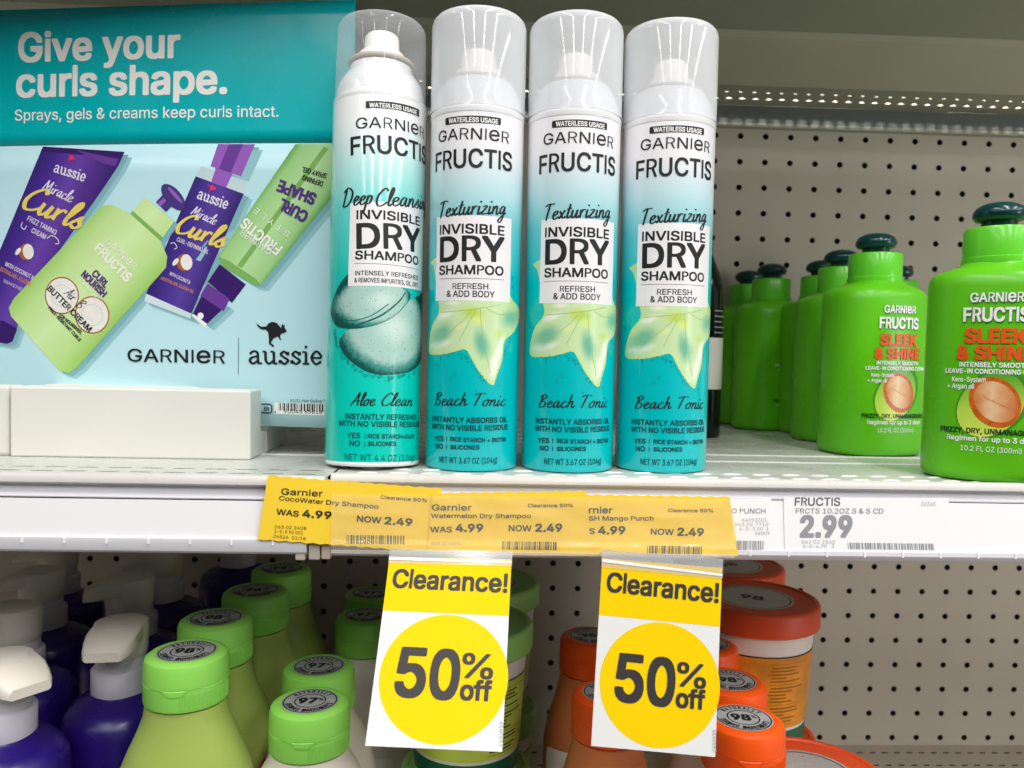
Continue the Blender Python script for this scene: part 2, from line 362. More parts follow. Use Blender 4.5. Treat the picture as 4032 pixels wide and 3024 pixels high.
class D2:
    """flat artwork in millimetres, laid on a surface by a mapping (s, t, height) -> (x, y, z)"""
    def __init__(s, base=.06): s.v = []; s.f = []; s.m = []; s.k = 0; s.base = base
    def h(s, layer): s.k += 1; return s.base + layer * .022 + (s.k % 13) * .0015
    def tri(s, v, f, m, layer=0, h=None):
        h = s.h(layer) if h is None else h; o = len(s.v)
        s.v += [(x, y, h) for x, y in v]
        for q in f: s.f.append(tuple(i + o for i in q)); s.m.append(m)
    def poly(s, pts, m, layer=0):
        t = tessellate_polygon([[Vector((x, y, 0)) for x, y in pts]])
        s.tri(pts, t, m, layer)
    def rect(s, x0, y0, x1, y1, m, layer=0): s.tri([(x0, y0), (x1, y0), (x1, y1), (x0, y1)], [(0, 1, 2, 3)], m, layer)
    def rrect(s, x0, y0, x1, y1, r, m, layer=0):
        p = []
        for cx, cy, a0 in ((x1 - r, y1 - r, 0), (x0 + r, y1 - r, 90), (x0 + r, y0 + r, 180), (x1 - r, y0 + r, 270)):
            p += [(cx + r * math.cos(R_(a0 + 18 * i)), cy + r * math.sin(R_(a0 + 18 * i))) for i in range(6)]
        s.poly(p, m, layer)
    def ell(s, cx, cy, a, b, m, layer=0, rot=0, n=40, wob=0):
        c, d = math.cos(rot), math.sin(rot); p = []
        for i in range(n):
            t = 2 * math.pi * i / n; w = 1 + wob * math.sin(3 * t + cx)
            x, y = a * w * math.cos(t), b * w * math.sin(t); p.append((cx + x * c - y * d, cy + x * d + y * c))
        s.poly(p, m, layer)
    def ringe(s, cx, cy, a, b, w, m, layer=0, rot=0, n=40, a0=0, a1=360):
        c, d = math.cos(rot), math.sin(rot); v = []; f = []
        cl = a1 - a0 >= 360; N = n if cl else n + 1
        for i in range(N):
            t = R_(a0 + (a1 - a0) * i / n)
            for k in (0, w):
                x, y = (a - k) * math.cos(t), (b - k) * math.sin(t); v.append((cx + x * c - y * d, cy + x * d + y * c))
        for i in range(n):
            j = (i + 1) % N; f.append((2 * i, 2 * j, 2 * j + 1, 2 * i + 1))
        s.tri(v, f, m, layer)
    def line(s, pts, w, m, layer=0, taper=False, brush=0):
        P = [Vector(p) for p in pts]; n = len(P); v = []; f = []
        for i, p in enumerate(P):
            t = (P[min(i + 1, n - 1)] - P[max(i - 1, 0)])
            if t.length < 1e-9: t = Vector((1, 0))
            t.normalize(); q = Vector((-t.y, t.x)); ww = w / 2
            if brush: ww *= (1 - brush) + 1.7 * brush * abs(t.y) ** 1.5
            if taper: ww *= max(.15, min(1, 2.2 * (1 - abs(2 * i / (n - 1) - 1)) + .15))
            v += [tuple(p + q * ww), tuple(p - q * ww)]
        for i in range(n - 1): f.append((2 * i, 2 * i + 1, 2 * i + 3, 2 * i + 2))
        s.tri(v, f, m, layer)
    def text(s, t, P, h, m, bold=0, layer=3, sx=1.0):
        """t with its baseline from P[0] to P[1]; cap height h mm"""
        v, f = glyphs(t)
        if not v: return
        x0 = min(p[0] for p in v); x1 = max(p[0] for p in v)
        a = Vector(P[0]); b = Vector(P[1]); d = (b - a); L = d.length; d.normalize(); q = Vector((-d.y, d.x))
        B = bold * h; kx = (L - 2 * B) / (x1 - x0)
        base = [(B + (x - x0) * kx, y * h) for x, y in v]
        for ox, oy in ([(0, 0)] + A45 if bold else [(0, 0)]):
            s.tri([tuple(a + d * (x + ox * B) + q * (y + oy * B * .8)) for x, y in base], f, m, layer)
    def garnier(s, P, h, m, bold=.0, layer=3):
        if 'GARNIeR' not in _tc:
            V = []; F = []; pen = 0
            for ch in 'GARNIeR':
                v, f, adv = glyph(ch); k = 1.0
                if ch == 'e': k = .99 / max(p[1] for p in v)
                o = len(V); V += [(x * k * (.93 if ch == 'e' else 1) + pen, y * k) for x, y in v]; F += [tuple(i + o for i in q) for q in f]; pen += adv * k * (.93 if ch == 'e' else 1)
            _tc['GARNIeR'] = (V, F)
        s.text('GARNIeR', P, h, m, bold, layer)
    def script(s, t, P, xh, m, w=.22, layer=3, slant=.25, brush=.45, table=None):
        """brush lettering: baseline P[0]->P[1], x-height xh mm"""
        tb = table or SCRIPT; pen = 0; strokes = []
        for ch in t:
            if ch == ' ': pen += .55; continue
            adv, ss = tb[ch]
            for st in ss: strokes.append([(x + pen + slant * y, y) for x, y in st])
            pen += adv
        x0 = min(p[0] for st in strokes for p in st); x1 = max(p[0] for st in strokes for p in st)
        a = Vector(P[0]); b = Vector(P[1]); d = b - a; L = d.length; d.normalize(); q = Vector((-d.y, d.x)); kx = L / (x1 - x0)
        for st in strokes:
            pts = smooth([((x - x0) * kx, y * xh) for x, y in st])
            s.line([tuple(a + d * x + q * y) for x, y in pts], w * xh, m, layer, brush=brush)
    def barcode(s, x0, y0, x1, y1, m, n=40, layer=3, seed=1, skew=0):
        r = random.Random(seed); x = x0
        while x < x1:
            w = (x1 - x0) / n * r.choice((.4, .4, .8, 1.2)); s.tri([(x, y0), (x + w, y0), (x + w + skew, y1), (x + skew, y1)], [(0, 1, 2, 3)], m, layer); x += w + (x1 - x0) / n * r.choice((.4, .5, .9, 1.1))
    def build(s, name, mats, fn, parent=None, step=0):
        bm = bmesh.new(); vs = [bm.verts.new(p) for p in s.v]
        for q, mi in zip(s.f, s.m):
            try: f = bm.faces.new([vs[i] for i in q]); f.material_index = mi
            except ValueError: pass
        if step:
            x0 = min(p[0] for p in s.v); x1 = max(p[0] for p in s.v); x = x0 + step
            while x < x1:
                bmesh.ops.bisect_plane(bm, geom=bm.verts[:] + bm.edges[:] + bm.faces[:], plane_co=(x, 0, 0), plane_no=(1, 0, 0), dist=1e-5); x += step
        bmesh.ops.delete(bm, geom=[v for v in bm.verts if not v.link_faces], context='VERTS')
        for v in bm.verts: v.co = Vector(fn(v.co.x, v.co.y, v.co.z)) * MM
        me = bpy.data.meshes.new(name); bm.to_mesh(me); bm.free()
        for mm in mats: me.materials.append(M[mm])
        o = bpy.data.objects.new(name, me); COL.objects.link(o)
        if parent: o.parent = parent
        return o
def smooth(p, k=6):
    if len(p) < 3: return p
    out = []
    for i in range(len(p) - 1):
        a, b, c, d = p[max(i - 1, 0)], p[i], p[i + 1], p[min(i + 2, len(p) - 1)]
        for j in range(k):
            t = j / k
            out.append(tuple(.5 * (2 * b[n] + (c[n] - a[n]) * t + (2 * a[n] - 5 * b[n] + 4 * c[n] - d[n]) * t * t + (3 * b[n] - a[n] - 3 * c[n] + d[n]) * t ** 3) for n in (0, 1)))
    return out + [p[-1]]
SCRIPT = {
 'D': (1.55, [[(.35, 1.85), (.25, 1), (.15, .05)], [(-.1, 1.6), (.5, 2.05), (1.15, 1.6), (1.2, .7), (.7, .05), (.1, .05)]]),
 'e': (.78, [[(.05, .42), (.45, .6), (.58, .85), (.4, 1), (.14, .75), (.13, .25), (.38, 0), (.8, .3)]]),
 'p': (.85, [[(.15, 1), (.05, -.3), (0, -.95)], [(.1, .6), (.35, 1), (.6, .8), (.5, .2), (.2, .05), (.1, .25)]]),
 'C': (1.1, [[(1, 1.65), (.75, 2), (.3, 1.5), (.1, .7), (.32, .05), (.75, .1), (1.1, .45)]]),
 'l': (.46, [[(.1, .35), (.42, 1.6), (.35, 2.05), (.18, 1.6), (.14, .3), (.28, 0), (.5, .25)]]),
 'a': (.92, [[(.65, .9), (.35, 1), (.08, .5), (.22, .02), (.5, .35), (.66, .95)], [(.66, .98), (.6, .25), (.74, 0), (.97, .28)]]),
 'n': (.92, [[(.12, .98), (.1, 0)], [(.11, .4), (.4, .98), (.58, .8), (.57, .2), (.7, 0), (.95, .28)]]),
 's': (.72, [[(0, .25), (.42, 1.02), (.4, .7), (.56, .3), (.36, 0), (.08, .12)]]),
 'i': (.44, [[(.14, .98), (.1, .2), (.22, 0), (.46, .28)], [(.16, 1.42), (.2, 1.58)]]),
 'g': (.92, [[(.62, .9), (.35, 1), (.08, .55), (.25, .08), (.5, .35), (.65, .95)], [(.66, .98), (.56, -.4), (.3, -1), (.05, -.75), (.4, -.25), (.92, .25)]]),
 'T': (1.15, [[(0, 1.7), (.5, 1.95), (1.2, 1.9)], [(.6, 1.95), (.48, .8), (.42, 0)]]),
 'x': (.8, [[(.05, .95), (.3, .5), (.55, .05), (.82, .28)], [(.62, 1), (.08, 0)]]),
 't': (.6, [[(.3, 1.7), (.2, .3), (.34, 0), (.62, .28)], [(0, 1.1), (.55, 1.2)]]),
 'u': (.92, [[(.1, .98), (.08, .3), (.25, 0), (.5, .35), (.62, .95)], [(.63, .98), (.58, .2), (.72, 0), (.95, .28)]]),
 'r': (.7, [[(.1, .98), (.12, 0)], [(.12, .5), (.35, .97), (.62, .92)]]),
 'z': (.76, [[(.05, .9), (.55, .96), (.08, .05), (.76, .12)]]),
 'B': (1.15, [[(.3, 1.95), (.15, 0)], [(0, 1.65), (.5, 2.05), (.85, 1.7), (.35, 1.1), (.9, .7), (.7, .1), (.1, .05)]]),
 'c': (.76, [[(.6, .85), (.4, 1), (.1, .55), (.25, .05), (.5, .05), (.8, .3)]]),
 'h': (.92, [[(.25, 2), (.1, 0)], [(.12, .4), (.4, .98), (.56, .8), (.56, .2), (.7, 0), (.95, .28)]]),
 'o': (.82, [[(.42, 1), (.1, .6), (.2, .05), (.5, .1), (.62, .7), (.42, 1), (.85, .85)]]),
 'A': (1.25, [[(0, 0), (.55, 1.2), (.85, 2), (.88, 1), (.98, 0)], [(.2, .65), (1.2, .75)]]),
 'M': (1.5, [[(0, 0), (.25, 1.9)], [(.25, 1.9), (.55, .6), (.65, .55), (1.05, 1.9)], [(1.05, 1.9), (1.2, .2), (1.45, .1)]]),
 'y': (.92, [[(.1, .98), (.12, .3), (.3, .1), (.62, .95)], [(.63, .98), (.5, -.5), (.25, -.95), (.06, -.7), (.9, .25)]]),
}
SERIF = {
 'a': (.88, [[(.1, .78), (.3, 1), (.55, .88), (.58, .3), (.62, .03), (.82, .05)], [(.58, .6), (.2, .48), (.1, .2), (.3, 0), (.58, .25)]]),
 'u': (.98, [[(-.02, .97), (.17, .97)], [(.17, .97), (.17, .3), (.36, .01), (.64, .25)], [(.46, .97), (.66, .97)], [(.66, .97), (.66, 0)], [(.66, .02), (.88, .02)]]),
 's': (.7, [[(.52, .72), (.3, 1), (.1, .76), (.3, .52), (.54, .27), (.3, 0), (.05, .28)], [(.53, .7), (.53, .98)], [(.04, .3), (.04, .02)]]),
 'i': (.46, [[(0, .97), (.2, .97)], [(.2, .97), (.2, 0)], [(.0, .02), (.4, .02)], [(.19, 1.28), (.21, 1.48)]]),
 'e': (.75, [[(.1, .52), (.62, .52), (.52, .9), (.3, 1), (.08, .5), (.32, 0), (.64, .22)]]),
}
ROO = [(0, 1), (.05, .9), (.22, .78), (.42, .78), (.5, .88), (.66, .95), (.84, .9), (1, .7), (1.06, .86), (1.1, .78), (1.16, .82), (1.14, .72), (1.22, .56), (1.12, .5), (1.02, .5), (.94, .4), (.98, .22), (.92, .26), (.86, .38), (.72, .34), (.62, .24), (.56, .14), (.7, .02), (.64, -.02), (.48, .12), (.5, .32), (.48, .55), (.4, .66), (.22, .68), (.08, .8)]
def roo(d, P, w, m, layer=3):
    a = Vector(P[0]); e = (Vector(P[1]) - a).normalized(); q = Vector((-e.y, e.x))
    d.poly([tuple(a + e * (x / 1.22 * w) + q * (y / 1.22 * w)) for x, y in ROO], m, layer)

# surfaces for artwork
def on_cyl(R, az=0): return lambda s, t, h: ((R + h) * math.sin(az + s / R), -(R + h) * math.cos(az + s / R), t)
def on_front(y): return lambda s, t, h: (s, y - h, t)
def on_disc(z): return lambda s, t, h: (s, t, z + h)
def on_oval(a, b, ex):
    N = 720; tb = [(0, -math.pi / 2)]; p = sup(a, b, ex, -math.pi / 2); L = 0
    for i in range(1, N):
        t = -math.pi / 2 + math.pi * i / N; q = sup(a, b, ex, t); L += math.hypot(q[0] - p[0], q[1] - p[1]); tb.append((L, t)); p = q
    def f(s, t, h):
        k = abs(s); lo, hi = 0, len(tb) - 1
        while hi - lo > 1:
            mid = (lo + hi) // 2
            if tb[mid][0] < k: lo = mid
            else: hi = mid
        u = (k - tb[lo][0]) / max(1e-9, tb[hi][0] - tb[lo][0]); th = tb[lo][1] + u * (tb[hi][1] - tb[lo][1])
        x, y = sup(a, b, ex, th); k2 = 1 + h / b
        return (math.copysign(x * (1 + h / a), s), y * k2, t)
    return f

# ================================================================== THE SHELVING
# pegboard: one sheet with real holes on a one inch pitch
def pegboard():
    mb = MB(); n = 12; P = 25.4; r = 3.0; y0, y1 = 784.0, 788.5
    X0 = 254.1 - 26 * P; Z0 = 284.5 - 24 * P; nx, nz = 47, 25
    q = P / 2
    for i in range(nx):
        for j in range(nz):
            cx, cz = X0 + i * P, Z0 + j * P
            v = []
            for k in range(n):
                a = 2 * math.pi * (k + .5) / n; c, s_ = math.cos(a), math.sin(a); w = q / max(abs(c), abs(s_))
                v.append((cx + c * w, y0, cz + s_ * w))
            inn = [(cx + r * math.cos(2 * math.pi * (k + .5) / n), y0, cz + r * math.sin(2 * math.pi * (k + .5) / n)) for k in range(n)]
            bk = [(x, y1, z) for x, y, z in inn]
            fs = [(k, (k + 1) % n, n + (k + 1) % n, n + k) for k in range(n)]
            # square corners
            cor = [(cx + q, y0, cz + q), (cx - q, y0, cz + q), (cx - q, y0, cz - q), (cx + q, y0, cz - q)]
            ci = [(1, 0), (4, 1), (7, 2), (10, 3)]
            for k, c in ci: fs.append((k, 2 * n + c, (k + 1) % n))
            mb.add(v + inn + cor, fs, 0)
            mb.add(inn + bk, [(k, (k + 1) % n, n + (k + 1) % n, n + k) for k in range(n)], 1)
    zt = Z0 + (nz - .5) * P; xl = X0 - q; xr = X0 + (nx - .5) * P
    mb.add([(xl, y0, zt), (xr, y0, zt), (xr, y0, 620), (xl, y0, 620)], [(0, 1, 2, 3)], 0)
    for xa, xb in ((-1500, xl), (xr, 1700)): mb.add([(xa, y0, Z0 - q), (xb, y0, Z0 - q), (xb, y0, 620), (xa, y0, 620)], [(0, 1, 2, 3)], 0)
    mb.add([(xl, 800, Z0 - q), (xr, 800, Z0 - q), (xr, 800, 620), (xl, 800, 620)], [(0, 1, 2, 3)], 2)
    o = mb.build('pegboard', ['board', 'boardhole', 'dark'], fix=False)
    return tag(o, 'beige perforated pegboard panel closing the back of the shelves', 'pegboard')
pegboard()

def slotted(mb, x0, x1, y0, y1, z, holes, m=0, down=1.2, mi=1, pos=False):
    """horizontal sheet with cut slots; holes: (cx, cy, half length, half width, shear)"""
    bm = bmesh.new(); es = []
    def loop(pts):
        vs = [bm.verts.new((x, y, 0)) for x, y in pts]
        for a, b in zip(vs, vs[1:] + vs[:1]): es.append(bm.edges.new((a, b)))
    loop([(x0, y0), (x1, y0), (x1, y1), (x0, y1)])
    hs = []
    for cx, cy, a, b, sh in holes:
        p = [(cx - a + b, cy - b), (cx + a - b, cy - b), (cx + a, cy), (cx + a - b, cy + b), (cx - a + b, cy + b), (cx - a, cy)]
        p = [(x + sh * (y - cy), y) for x, y in p]; hs.append(p); loop(p)
    bmesh.ops.triangle_fill(bm, edges=es, use_beauty=True)
    bm.verts.index_update()
    mb.add([(v.co.x, v.co.y, z) for v in bm.verts], [tuple(v.index for v in f.verts) for f in bm.faces], m)
    bm.free()
    for p in hs:
        n = len(p); mb.add([(x, y, z) for x, y in p] + [(x, y, z - down) for x, y in p], [(k, (k + 1) % n, n + (k + 1) % n, n + k) for k in range(n)], mi)

def middle_shelf(name, x0, x1, yf, label, rows, embossed, zs=(1.2, -3.4, -7.2, -35.4, -39), endcap=None):
    t = thing(name, label, 'shelf'); xr0, xr1 = x0, x1
    if x1 < 0: x1 = -73.5
    else: x0 = -72.3
    mb = MB(); holes = []
    for y, a in rows:
        x = max(x0, -420) + 16
        while x < min(x1, 720) - 12: holes.append((x, y, 5.4, .75, 1.2)); x += 15.9
    if embossed:
        mb.add([(x0, yf + 4, 0), (x1, yf + 4, 0), (x1, 778, 0), (x0, 778, 0)], [(0, 1, 2, 3)], 0)
        for cx, cy, a, b, sh in holes:
            v = []
            for k, zz in ((1, 0.02), (.62, .45)):
                for j in range(12): w = 2 * math.pi * j / 12; xx, yy = a * k * math.cos(w), b * 1.5 * k * math.sin(w); v.append((cx + xx + sh * yy, cy + yy, zz))
            mb.add(v, [(j, (j + 1) % 12, 12 + (j + 1) % 12, 12 + j) for j in range(12)] + [tuple(range(12, 24))], 1)
    else:
        slotted(mb, x0, x1, yf + 4, 778, 0, holes, 0, 1.5, 2)
    # pressed ribs behind the slots
    for yr in (465, 497):
        mb.rings([[(x, yr + 3 * math.cos(w), .35 * math.sin(w) + .02) for w in [math.pi * k / 6 for k in range(7)]] for x in (x0 + 2, x1 - 2)], 1, False, False)
    mb.add([(x0, yf + 6, -14), (x1, yf + 6, -14), (x1, 778, -14), (x0, 778, -14)], [(3, 2, 1, 0)], 0)
    mb.build('deck', ['deck', 'deckslot', 'dark'], t, fix=False)
    # front lip: a rolled edge
    prof = [(yf + 8, .0), (yf + 4, zs[0]), (yf + 1.4, zs[0] + .3), (yf, zs[0] - 1), (yf - .4, zs[1] + 1), (yf + .6, zs[1]), (yf + 4, zs[1] - .4), (yf + 8, zs[1] - .4)]
    mb = MB(); mb.rings([[(x, y, z) for y, z in prof] for x in (x0, x1)], 0, True, True)
    mb.build('front_lip', ['steel'], t, 50)
    # price rail: grey groove, white strip behind a lip, bottom lip
    g0, g1, b0, b1 = zs[1] - .4, zs[2], zs[3], zs[4]
    prof = [(yf + 8, g0), (yf + 3.2, g0), (yf + 2.6, g1 + .6), (yf + 1.0, g1), (yf - .6, g1 - .5), (yf - .6, g1 - 1.6), (yf + 1.2, g1 - 2.2), (yf + .2, b0 + 1.8), (yf - 1.6, b0 + 1.4), (yf - 2.0, b0 - .6), (yf - 1.2, b1 + 1.2), (yf, b1), (yf + 8, b1 - .5)]
    x0, x1 = xr0, xr1
    mb = MB(); mb.rings([[(x, y, z) for y, z in prof] for x in (x0, x1)], 0, True, True)
    # little teeth along the lips
    x = max(x0, -420) + 12
    while x < min(x1, 720) - 5: mb.box(x, x + .9, yf - 2.25, yf - 1.2, b0 - 1.2, b0 + 1.5, 1); x += 19.4
    mb.build('price_rail', ['rail', 'lips'], t, 25)
    return t, (g1, b0)
SH_L, _ = middle_shelf('gondola_shelf', -1500, -81.5, 377, 'white metal shelf with blank price rail under the curls sign', [(391, 0), (404, 0)], False, (.9, -4.2, -9.2, -30.5, -36.3))
SH_R, _ = middle_shelf('gondola_shelf', -70.6, 1700, 386, 'white metal shelf under the spray cans with yellow and white price labels', [(399, 0), (412, 0)], True)
def strip(name, parent, x0, x1, y, z0, z1, m='strip'):
    mb = MB(); mb.box(x0, x1, y, y + .5, z0, z1); return mb.build(name, [m], parent)
strip('paper_strip', SH_L, -1500, -83, 376.4, -29.4, -10.2)
strip('paper_strip', SH_R, -69, 1700, 385.4, -34.2, -8.4)
# bracket clips in the seam between the two rails
for x, w in ((-87, 4.6), (-80.6, 5.2), (-74.6, 4.2)):
    mb = MB(); mb.box(x, x + w, 376.6, 386, -39.2 + (x + 87) * .05, -31.5); mb.build('shelf_clip', ['tan'], SH_L, bevel=.5)

# shelf above: underside seen from below
def top_shelf():
    t = thing('gondola_shelf', 'shelf above seen from below with lit slots along its back edge', 'shelf')
    mb = MB()
    holes = []
    x = -590
    while x < 900: holes += [(x, 764.5, 4.0, 4.2, .35), (x + 5, 745.0, 2.2, .9, .35)]; x += 13.1
    slotted(mb, -1500, 1700, 722, 783.5, 314.5, holes, 0, -1.2, 0)
    mb.add([(-1500, 430, 314.5), (1700, 430, 314.5), (1700, 722, 314.5), (-1500, 722, 314.5)], [(3, 2, 1, 0)], 0)
    mb.build('deck', ['under'], t, fix=False)
    mb = MB(); mb.rings([[(x, y, z) for y, z in ((606, 314.7), (612, 311.5), (618, 310.8), (714, 310.8), (719, 311.5), (721, 314.7))] for x in (-1500, 1700)], 0, True, True, False)
    mb.build('stiffener_channel', ['under2'], t, bevel=.6)
    mb = MB(); mb.box(-1500, 1700, 777.5, 779, 295.5, 312.6); mb.build('back_flange', ['flange'], t)
    mb = MB(); mb.box(-1500, 1700, 776.5, 783.6, 291.5, 295.5); mb.build('flange_edge', ['under'], t, bevel=.5)
    mb = MB(); mb.box(-1500, 1700, 422, 430, 282, 316); mb.build('price_rail', ['rail'], t, bevel=1)
    mb = MB(); mb.box(-108, -98, 432, 720, 306, 314.4); mb.build('side_seam', ['under'], t, bevel=.8)
    return t
top_shelf()

# shelf below
def low_shelf():
    t = thing('gondola_shelf', 'deep beige bottom shelf with dark slots where the tubs and bottles stand', 'shelf')
    mb = MB(); holes = []
    for k, y in enumerate((768, 743.5, 720)):
        x = -600 + 4 * k
        while x < 700: holes.append((x, y, 3.6, 1.1, .8)); x += 12.7
    slotted(mb, -1500, 1700, 320, 784, -333, holes, 0, 2, 1)
    mb.add([(-1500, 320, -336), (1700, 320, -336), (1700, 784, -336), (-1500, 784, -336)], [(0, 1, 2, 3)], 1)
    mb.build('deck', ['board', 'dark'], t, fix=False)
    mb = MB(); mb.box(-1500, 1700, 312, 320, -372, -332.5); mb.build('front_lip', ['steel'], t, bevel=1)
    return t
low_shelf()

# ================================================================== SIGN AND ITS BOX
SY, SM, SX = 467., -.15, -127.
_sc = 1 / math.sqrt(1 + SM * SM)
def on_sign(s, t, h):
    bow = 3.0 * math.sin((s + 175) / 235 * math.pi) * math.sin(max(0, t - 10) / 260 * math.pi)
    x = SX + s * _sc; y = SY + SM * (x - SX)
    return (x + h * SM * _sc, y - h * _sc - bow, t)
def sign():
    root = thing('shelf_sign', 'teal and pale blue printed sign about curls standing in the white box', 'sign')
    xl, xr, zt, zb, zh = -205, 52, 261.5, 16.5, 180.4
    def sheet(z0, z1, name, m):
        d = D2(0); n = 10
        for i in range(n): d.tri([(xl, z0 + (z1 - z0) * i / n), (xr, z0 + (z1 - z0) * i / n), (xr, z0 + (z1 - z0) * (i + 1) / n), (xl, z0 + (z1 - z0) * (i + 1) / n)], [(0, 1, 2, 3)], 0, h=0)
        o = d.build(name, [m], on_sign, root, step=16)
        bm = bmesh.new(); bm.from_mesh(o.data); bmesh.ops.remove_doubles(bm, verts=bm.verts, dist=1e-5)
        for f in bm.faces: f.smooth = True
        bm.to_mesh(o.data); bm.free()
        so = o.modifiers.new('thickness', 'SOLIDIFY'); so.thickness = .0006; so.offset = 1
        if o.data.polygons[0].normal.y < 0: so.offset = -1
        return o
    sheet(zh, zt, 'header_panel', 'header'); pic = sheet(zb, zh, 'picture_panel', 'sheet')
    # header lettering
    hd = ['headtext']; d = D2(.06)
    d.text('Give your', [(-155.4,230.6),(-52.43,230.9)], 16.6, 0, .05)
    d.text('curls shape.', [(-156.7,209.8),(-23.46,209.6)], 16.6, 0, .05)
    d.text('Sprays, gels & creams keep curls intact.', [(-157.4,195.6),(7.561,195.6)], 6.4, 0, .012)
    d.build('header_lettering', hd, on_sign, root, step=16)
    # printed products
    mats = ['sheetshade2', 'sheetshade', 'ppurple', 'pdark', 'pmid', 'plight', 'pbottle', 'pknob', 'ppurple2', 'white', 'pbottle2', 'plimedark', 'pcoco', 'pcocow', 'porange', 'ppink', 'pclear']
    K = {n: i for i, n in enumerate(mats)}; d = D2(.05)
    def shape(pts, m, layer, sm=True): d.poly(smooth(pts + pts[:1], 4)[:-1] if sm else pts, K[m], layer)
    def shadow(pts, dx=3.6, dy=-2.6):
        d.poly([(x + dx * 1.3, y + dy * 1.3) for x, y in pts], K['sheetshade2'], 0); d.poly([(x + dx * .7, y + dy * .7) for x, y in pts], K['sheetshade'], .6)
    def across(name, key, pts, dx, dz, cols):
        n = math.hypot(dx, dz); dx /= n; dz /= n; q = [(SX + x * _sc) * MM * dx + y * MM * dz for x, y in pts]
        m = grad(name, 'X', cols, .3, min(q), max(q), noise=.06, nscale=60); nt = m.node_tree
        sp = next(x for x in nt.nodes if x.type == 'SEPXYZ'); vm = nt.nodes.new('ShaderNodeVectorMath'); vm.operation = 'DOT_PRODUCT'; vm.inputs[1].default_value = (dx, 0, dz)
        tc = next(x for x in nt.nodes if x.type == 'TEX_COORD'); mr = next(x for x in nt.nodes if x.type == 'MAP_RANGE' )
        nt.links.new(tc.outputs['Object'], vm.inputs[0]); nt.links.new(vm.outputs['Value'], mr.inputs[0]); M[key] = m
    tube = [(-138.9,179.9),(-86.21,176),(-90.23,167.6),(-101.2,152.5),(-128.2,117.5),(-146.1,96.39),(-156.9,69.59),(-159.4,62.86),(-163,61.45),(-176.3,63.66),(-176.2,113.9),(-167.7,117.8),(-152,151.5)]
    across('violet_tube_print', 'ppurple', tube, .9, -.43, [(0, '2f1d6a'), (.3, '4a2f92'), (.55, '6a45aa'), (.75, '54348f'), (1, '38226e')])
    shadow(tube); shape(tube, 'ppurple', 2, False)
    shape([(-138.9,179.9),(-86.21,176),(-88.28,172.2),(-139.9,177.1)], 'pdark', 3, False)
    shape([(-117.7,177.6),(-90.24,171.7),(-91.97,167.6),(-101.3,169.9)], 'pmid', 3, False)
    shape([(-176.3,75.41),(-165.4,75.58),(-156,70.72),(-159.4,62.86),(-163,61.45),(-176.3,63.66)], 'pdark', 3, False)
    # oil bottle
    ob = [(-42,161.5),(-12.61,151.3),(-44.29,81.51),(-72.42,92.86)]
    shadow([(-42,161.5),(-12.05,151.3),(-44.5,78.58),(-73.67,88.49)])
    shape([(-38.65,167.4),(-11.55,158.2),(-12.61,151.3),(-42,161.5)], 'pclear', 3, False); shape([(-72.42,92.86),(-44.29,81.51),(-44.84,78.58),(-73.67,88.49)], 'pclear', 3, False)
    across('violet_bottle_print', 'ppurple2', ob, .93, -.36, [(0, '31216c'), (.35, '4a3593'), (.6, '5a429f'), (1, '33226f')])
    shape(ob, 'ppurple2', 3, False)
    shadow([(-28.58,180.1),(-6.179,179.9),(-14.39,161.9),(-32.99,167.3)]); shape([(-28.58,180.1),(-6.179,179.9),(-14.38,161.4),(-32.99,167.3)], 'plight', 2, False); shape([(-21.84,180),(-13.43,180),(-20.57,163.6),(-27.9,165.7)], 'pmid', 3, False)
    shape([(-29.6,166.3),(-19.44,163),(-23.31,155),(-32.58,157.9)], 'plight', 4, False)
    # spray bottle, upside down
    sp = [(17.86,179.9),(42.17,180.1),(42.53,152.8),(-2.018,98.53),(-7.067,99.23),(-25.4,109.6),(-27.82,114.9)]
    across('leaf_green_spray_print', 'pbottle2', sp, .8, -.6, [(0, '5fa84e'), (.12, '9fd086'), (.5, 'b9e3a2'), (.86, 'a2d28a'), (1, '5a9f48')])
    shadow(sp); shape(sp, 'pbottle2', 3, False)
    shape([(34.66,178.5),(37.41,177.2),(-13.33,108.6),(-16.49,109.6)], 'plimedark', 4, False)
    shape([(-27.82,114.9),(-25.4,109.6),(-7.067,99.23),(-2.018,98.53),(-4.854,102.2),(-21.82,112.8)], 'plimedark', 4, False)
    shape([(-26.88,110.6),(-10.99,98.97),(-19.34,88.13),(-34.17,100.3)], 'pdark', 5, False); shape([(-34.16,99.26),(-20.72,90.48),(-24.39,83.21),(-38.89,92.19)], 'pmid', 5, False)
    nz = [(-37.98,92.2),(-22.16,87.01),(-35.12,75.16),(-43.37,81.31)]
    shadow(nz); shape(nz, 'pdark', 5, False); shape([(-44.05,80.22),(-42.92,81.32),(-34.66,75.71),(-35.56,73.31)], 'white', 5, False)
    c = [(-38.57,80.3)][0]; d.ell(c[0], c[1], 1.9, 1.9, K['white'], 6)
    # cream bottle in front
    bt = [(-96.55,145.1),(-91.89,144.3),(-82.36,139.7),(-73.39,149.4),(-54.93,135.2),(-63.47,123.9),(-59.17,114.7),(-59.93,108.2),(-116.3,48.74),(-122.2,44.51),(-128.2,45.92),(-160.3,78.44),(-161.5,83.43),(-158.1,89.04),(-101.2,143.6)]
    across('lime_bottle_print', 'pbottle', bt, .72, -.69, [(0, 'a0cf6c'), (.2, 'c2e497'), (.5, 'd3efae'), (.8, 'c0e394'), (1, '9dcc66')])
    shadow(bt); shape(bt, 'pbottle', 6, False)
    shape([(-82.36,139.7),(-80.86,141.4),(-61.99,126),(-63.47,123.9)], 'plimedark', 7, False)
    k0 = [(-63.05,151.4),(-56.11,141.1),(-61.3,146.5)]
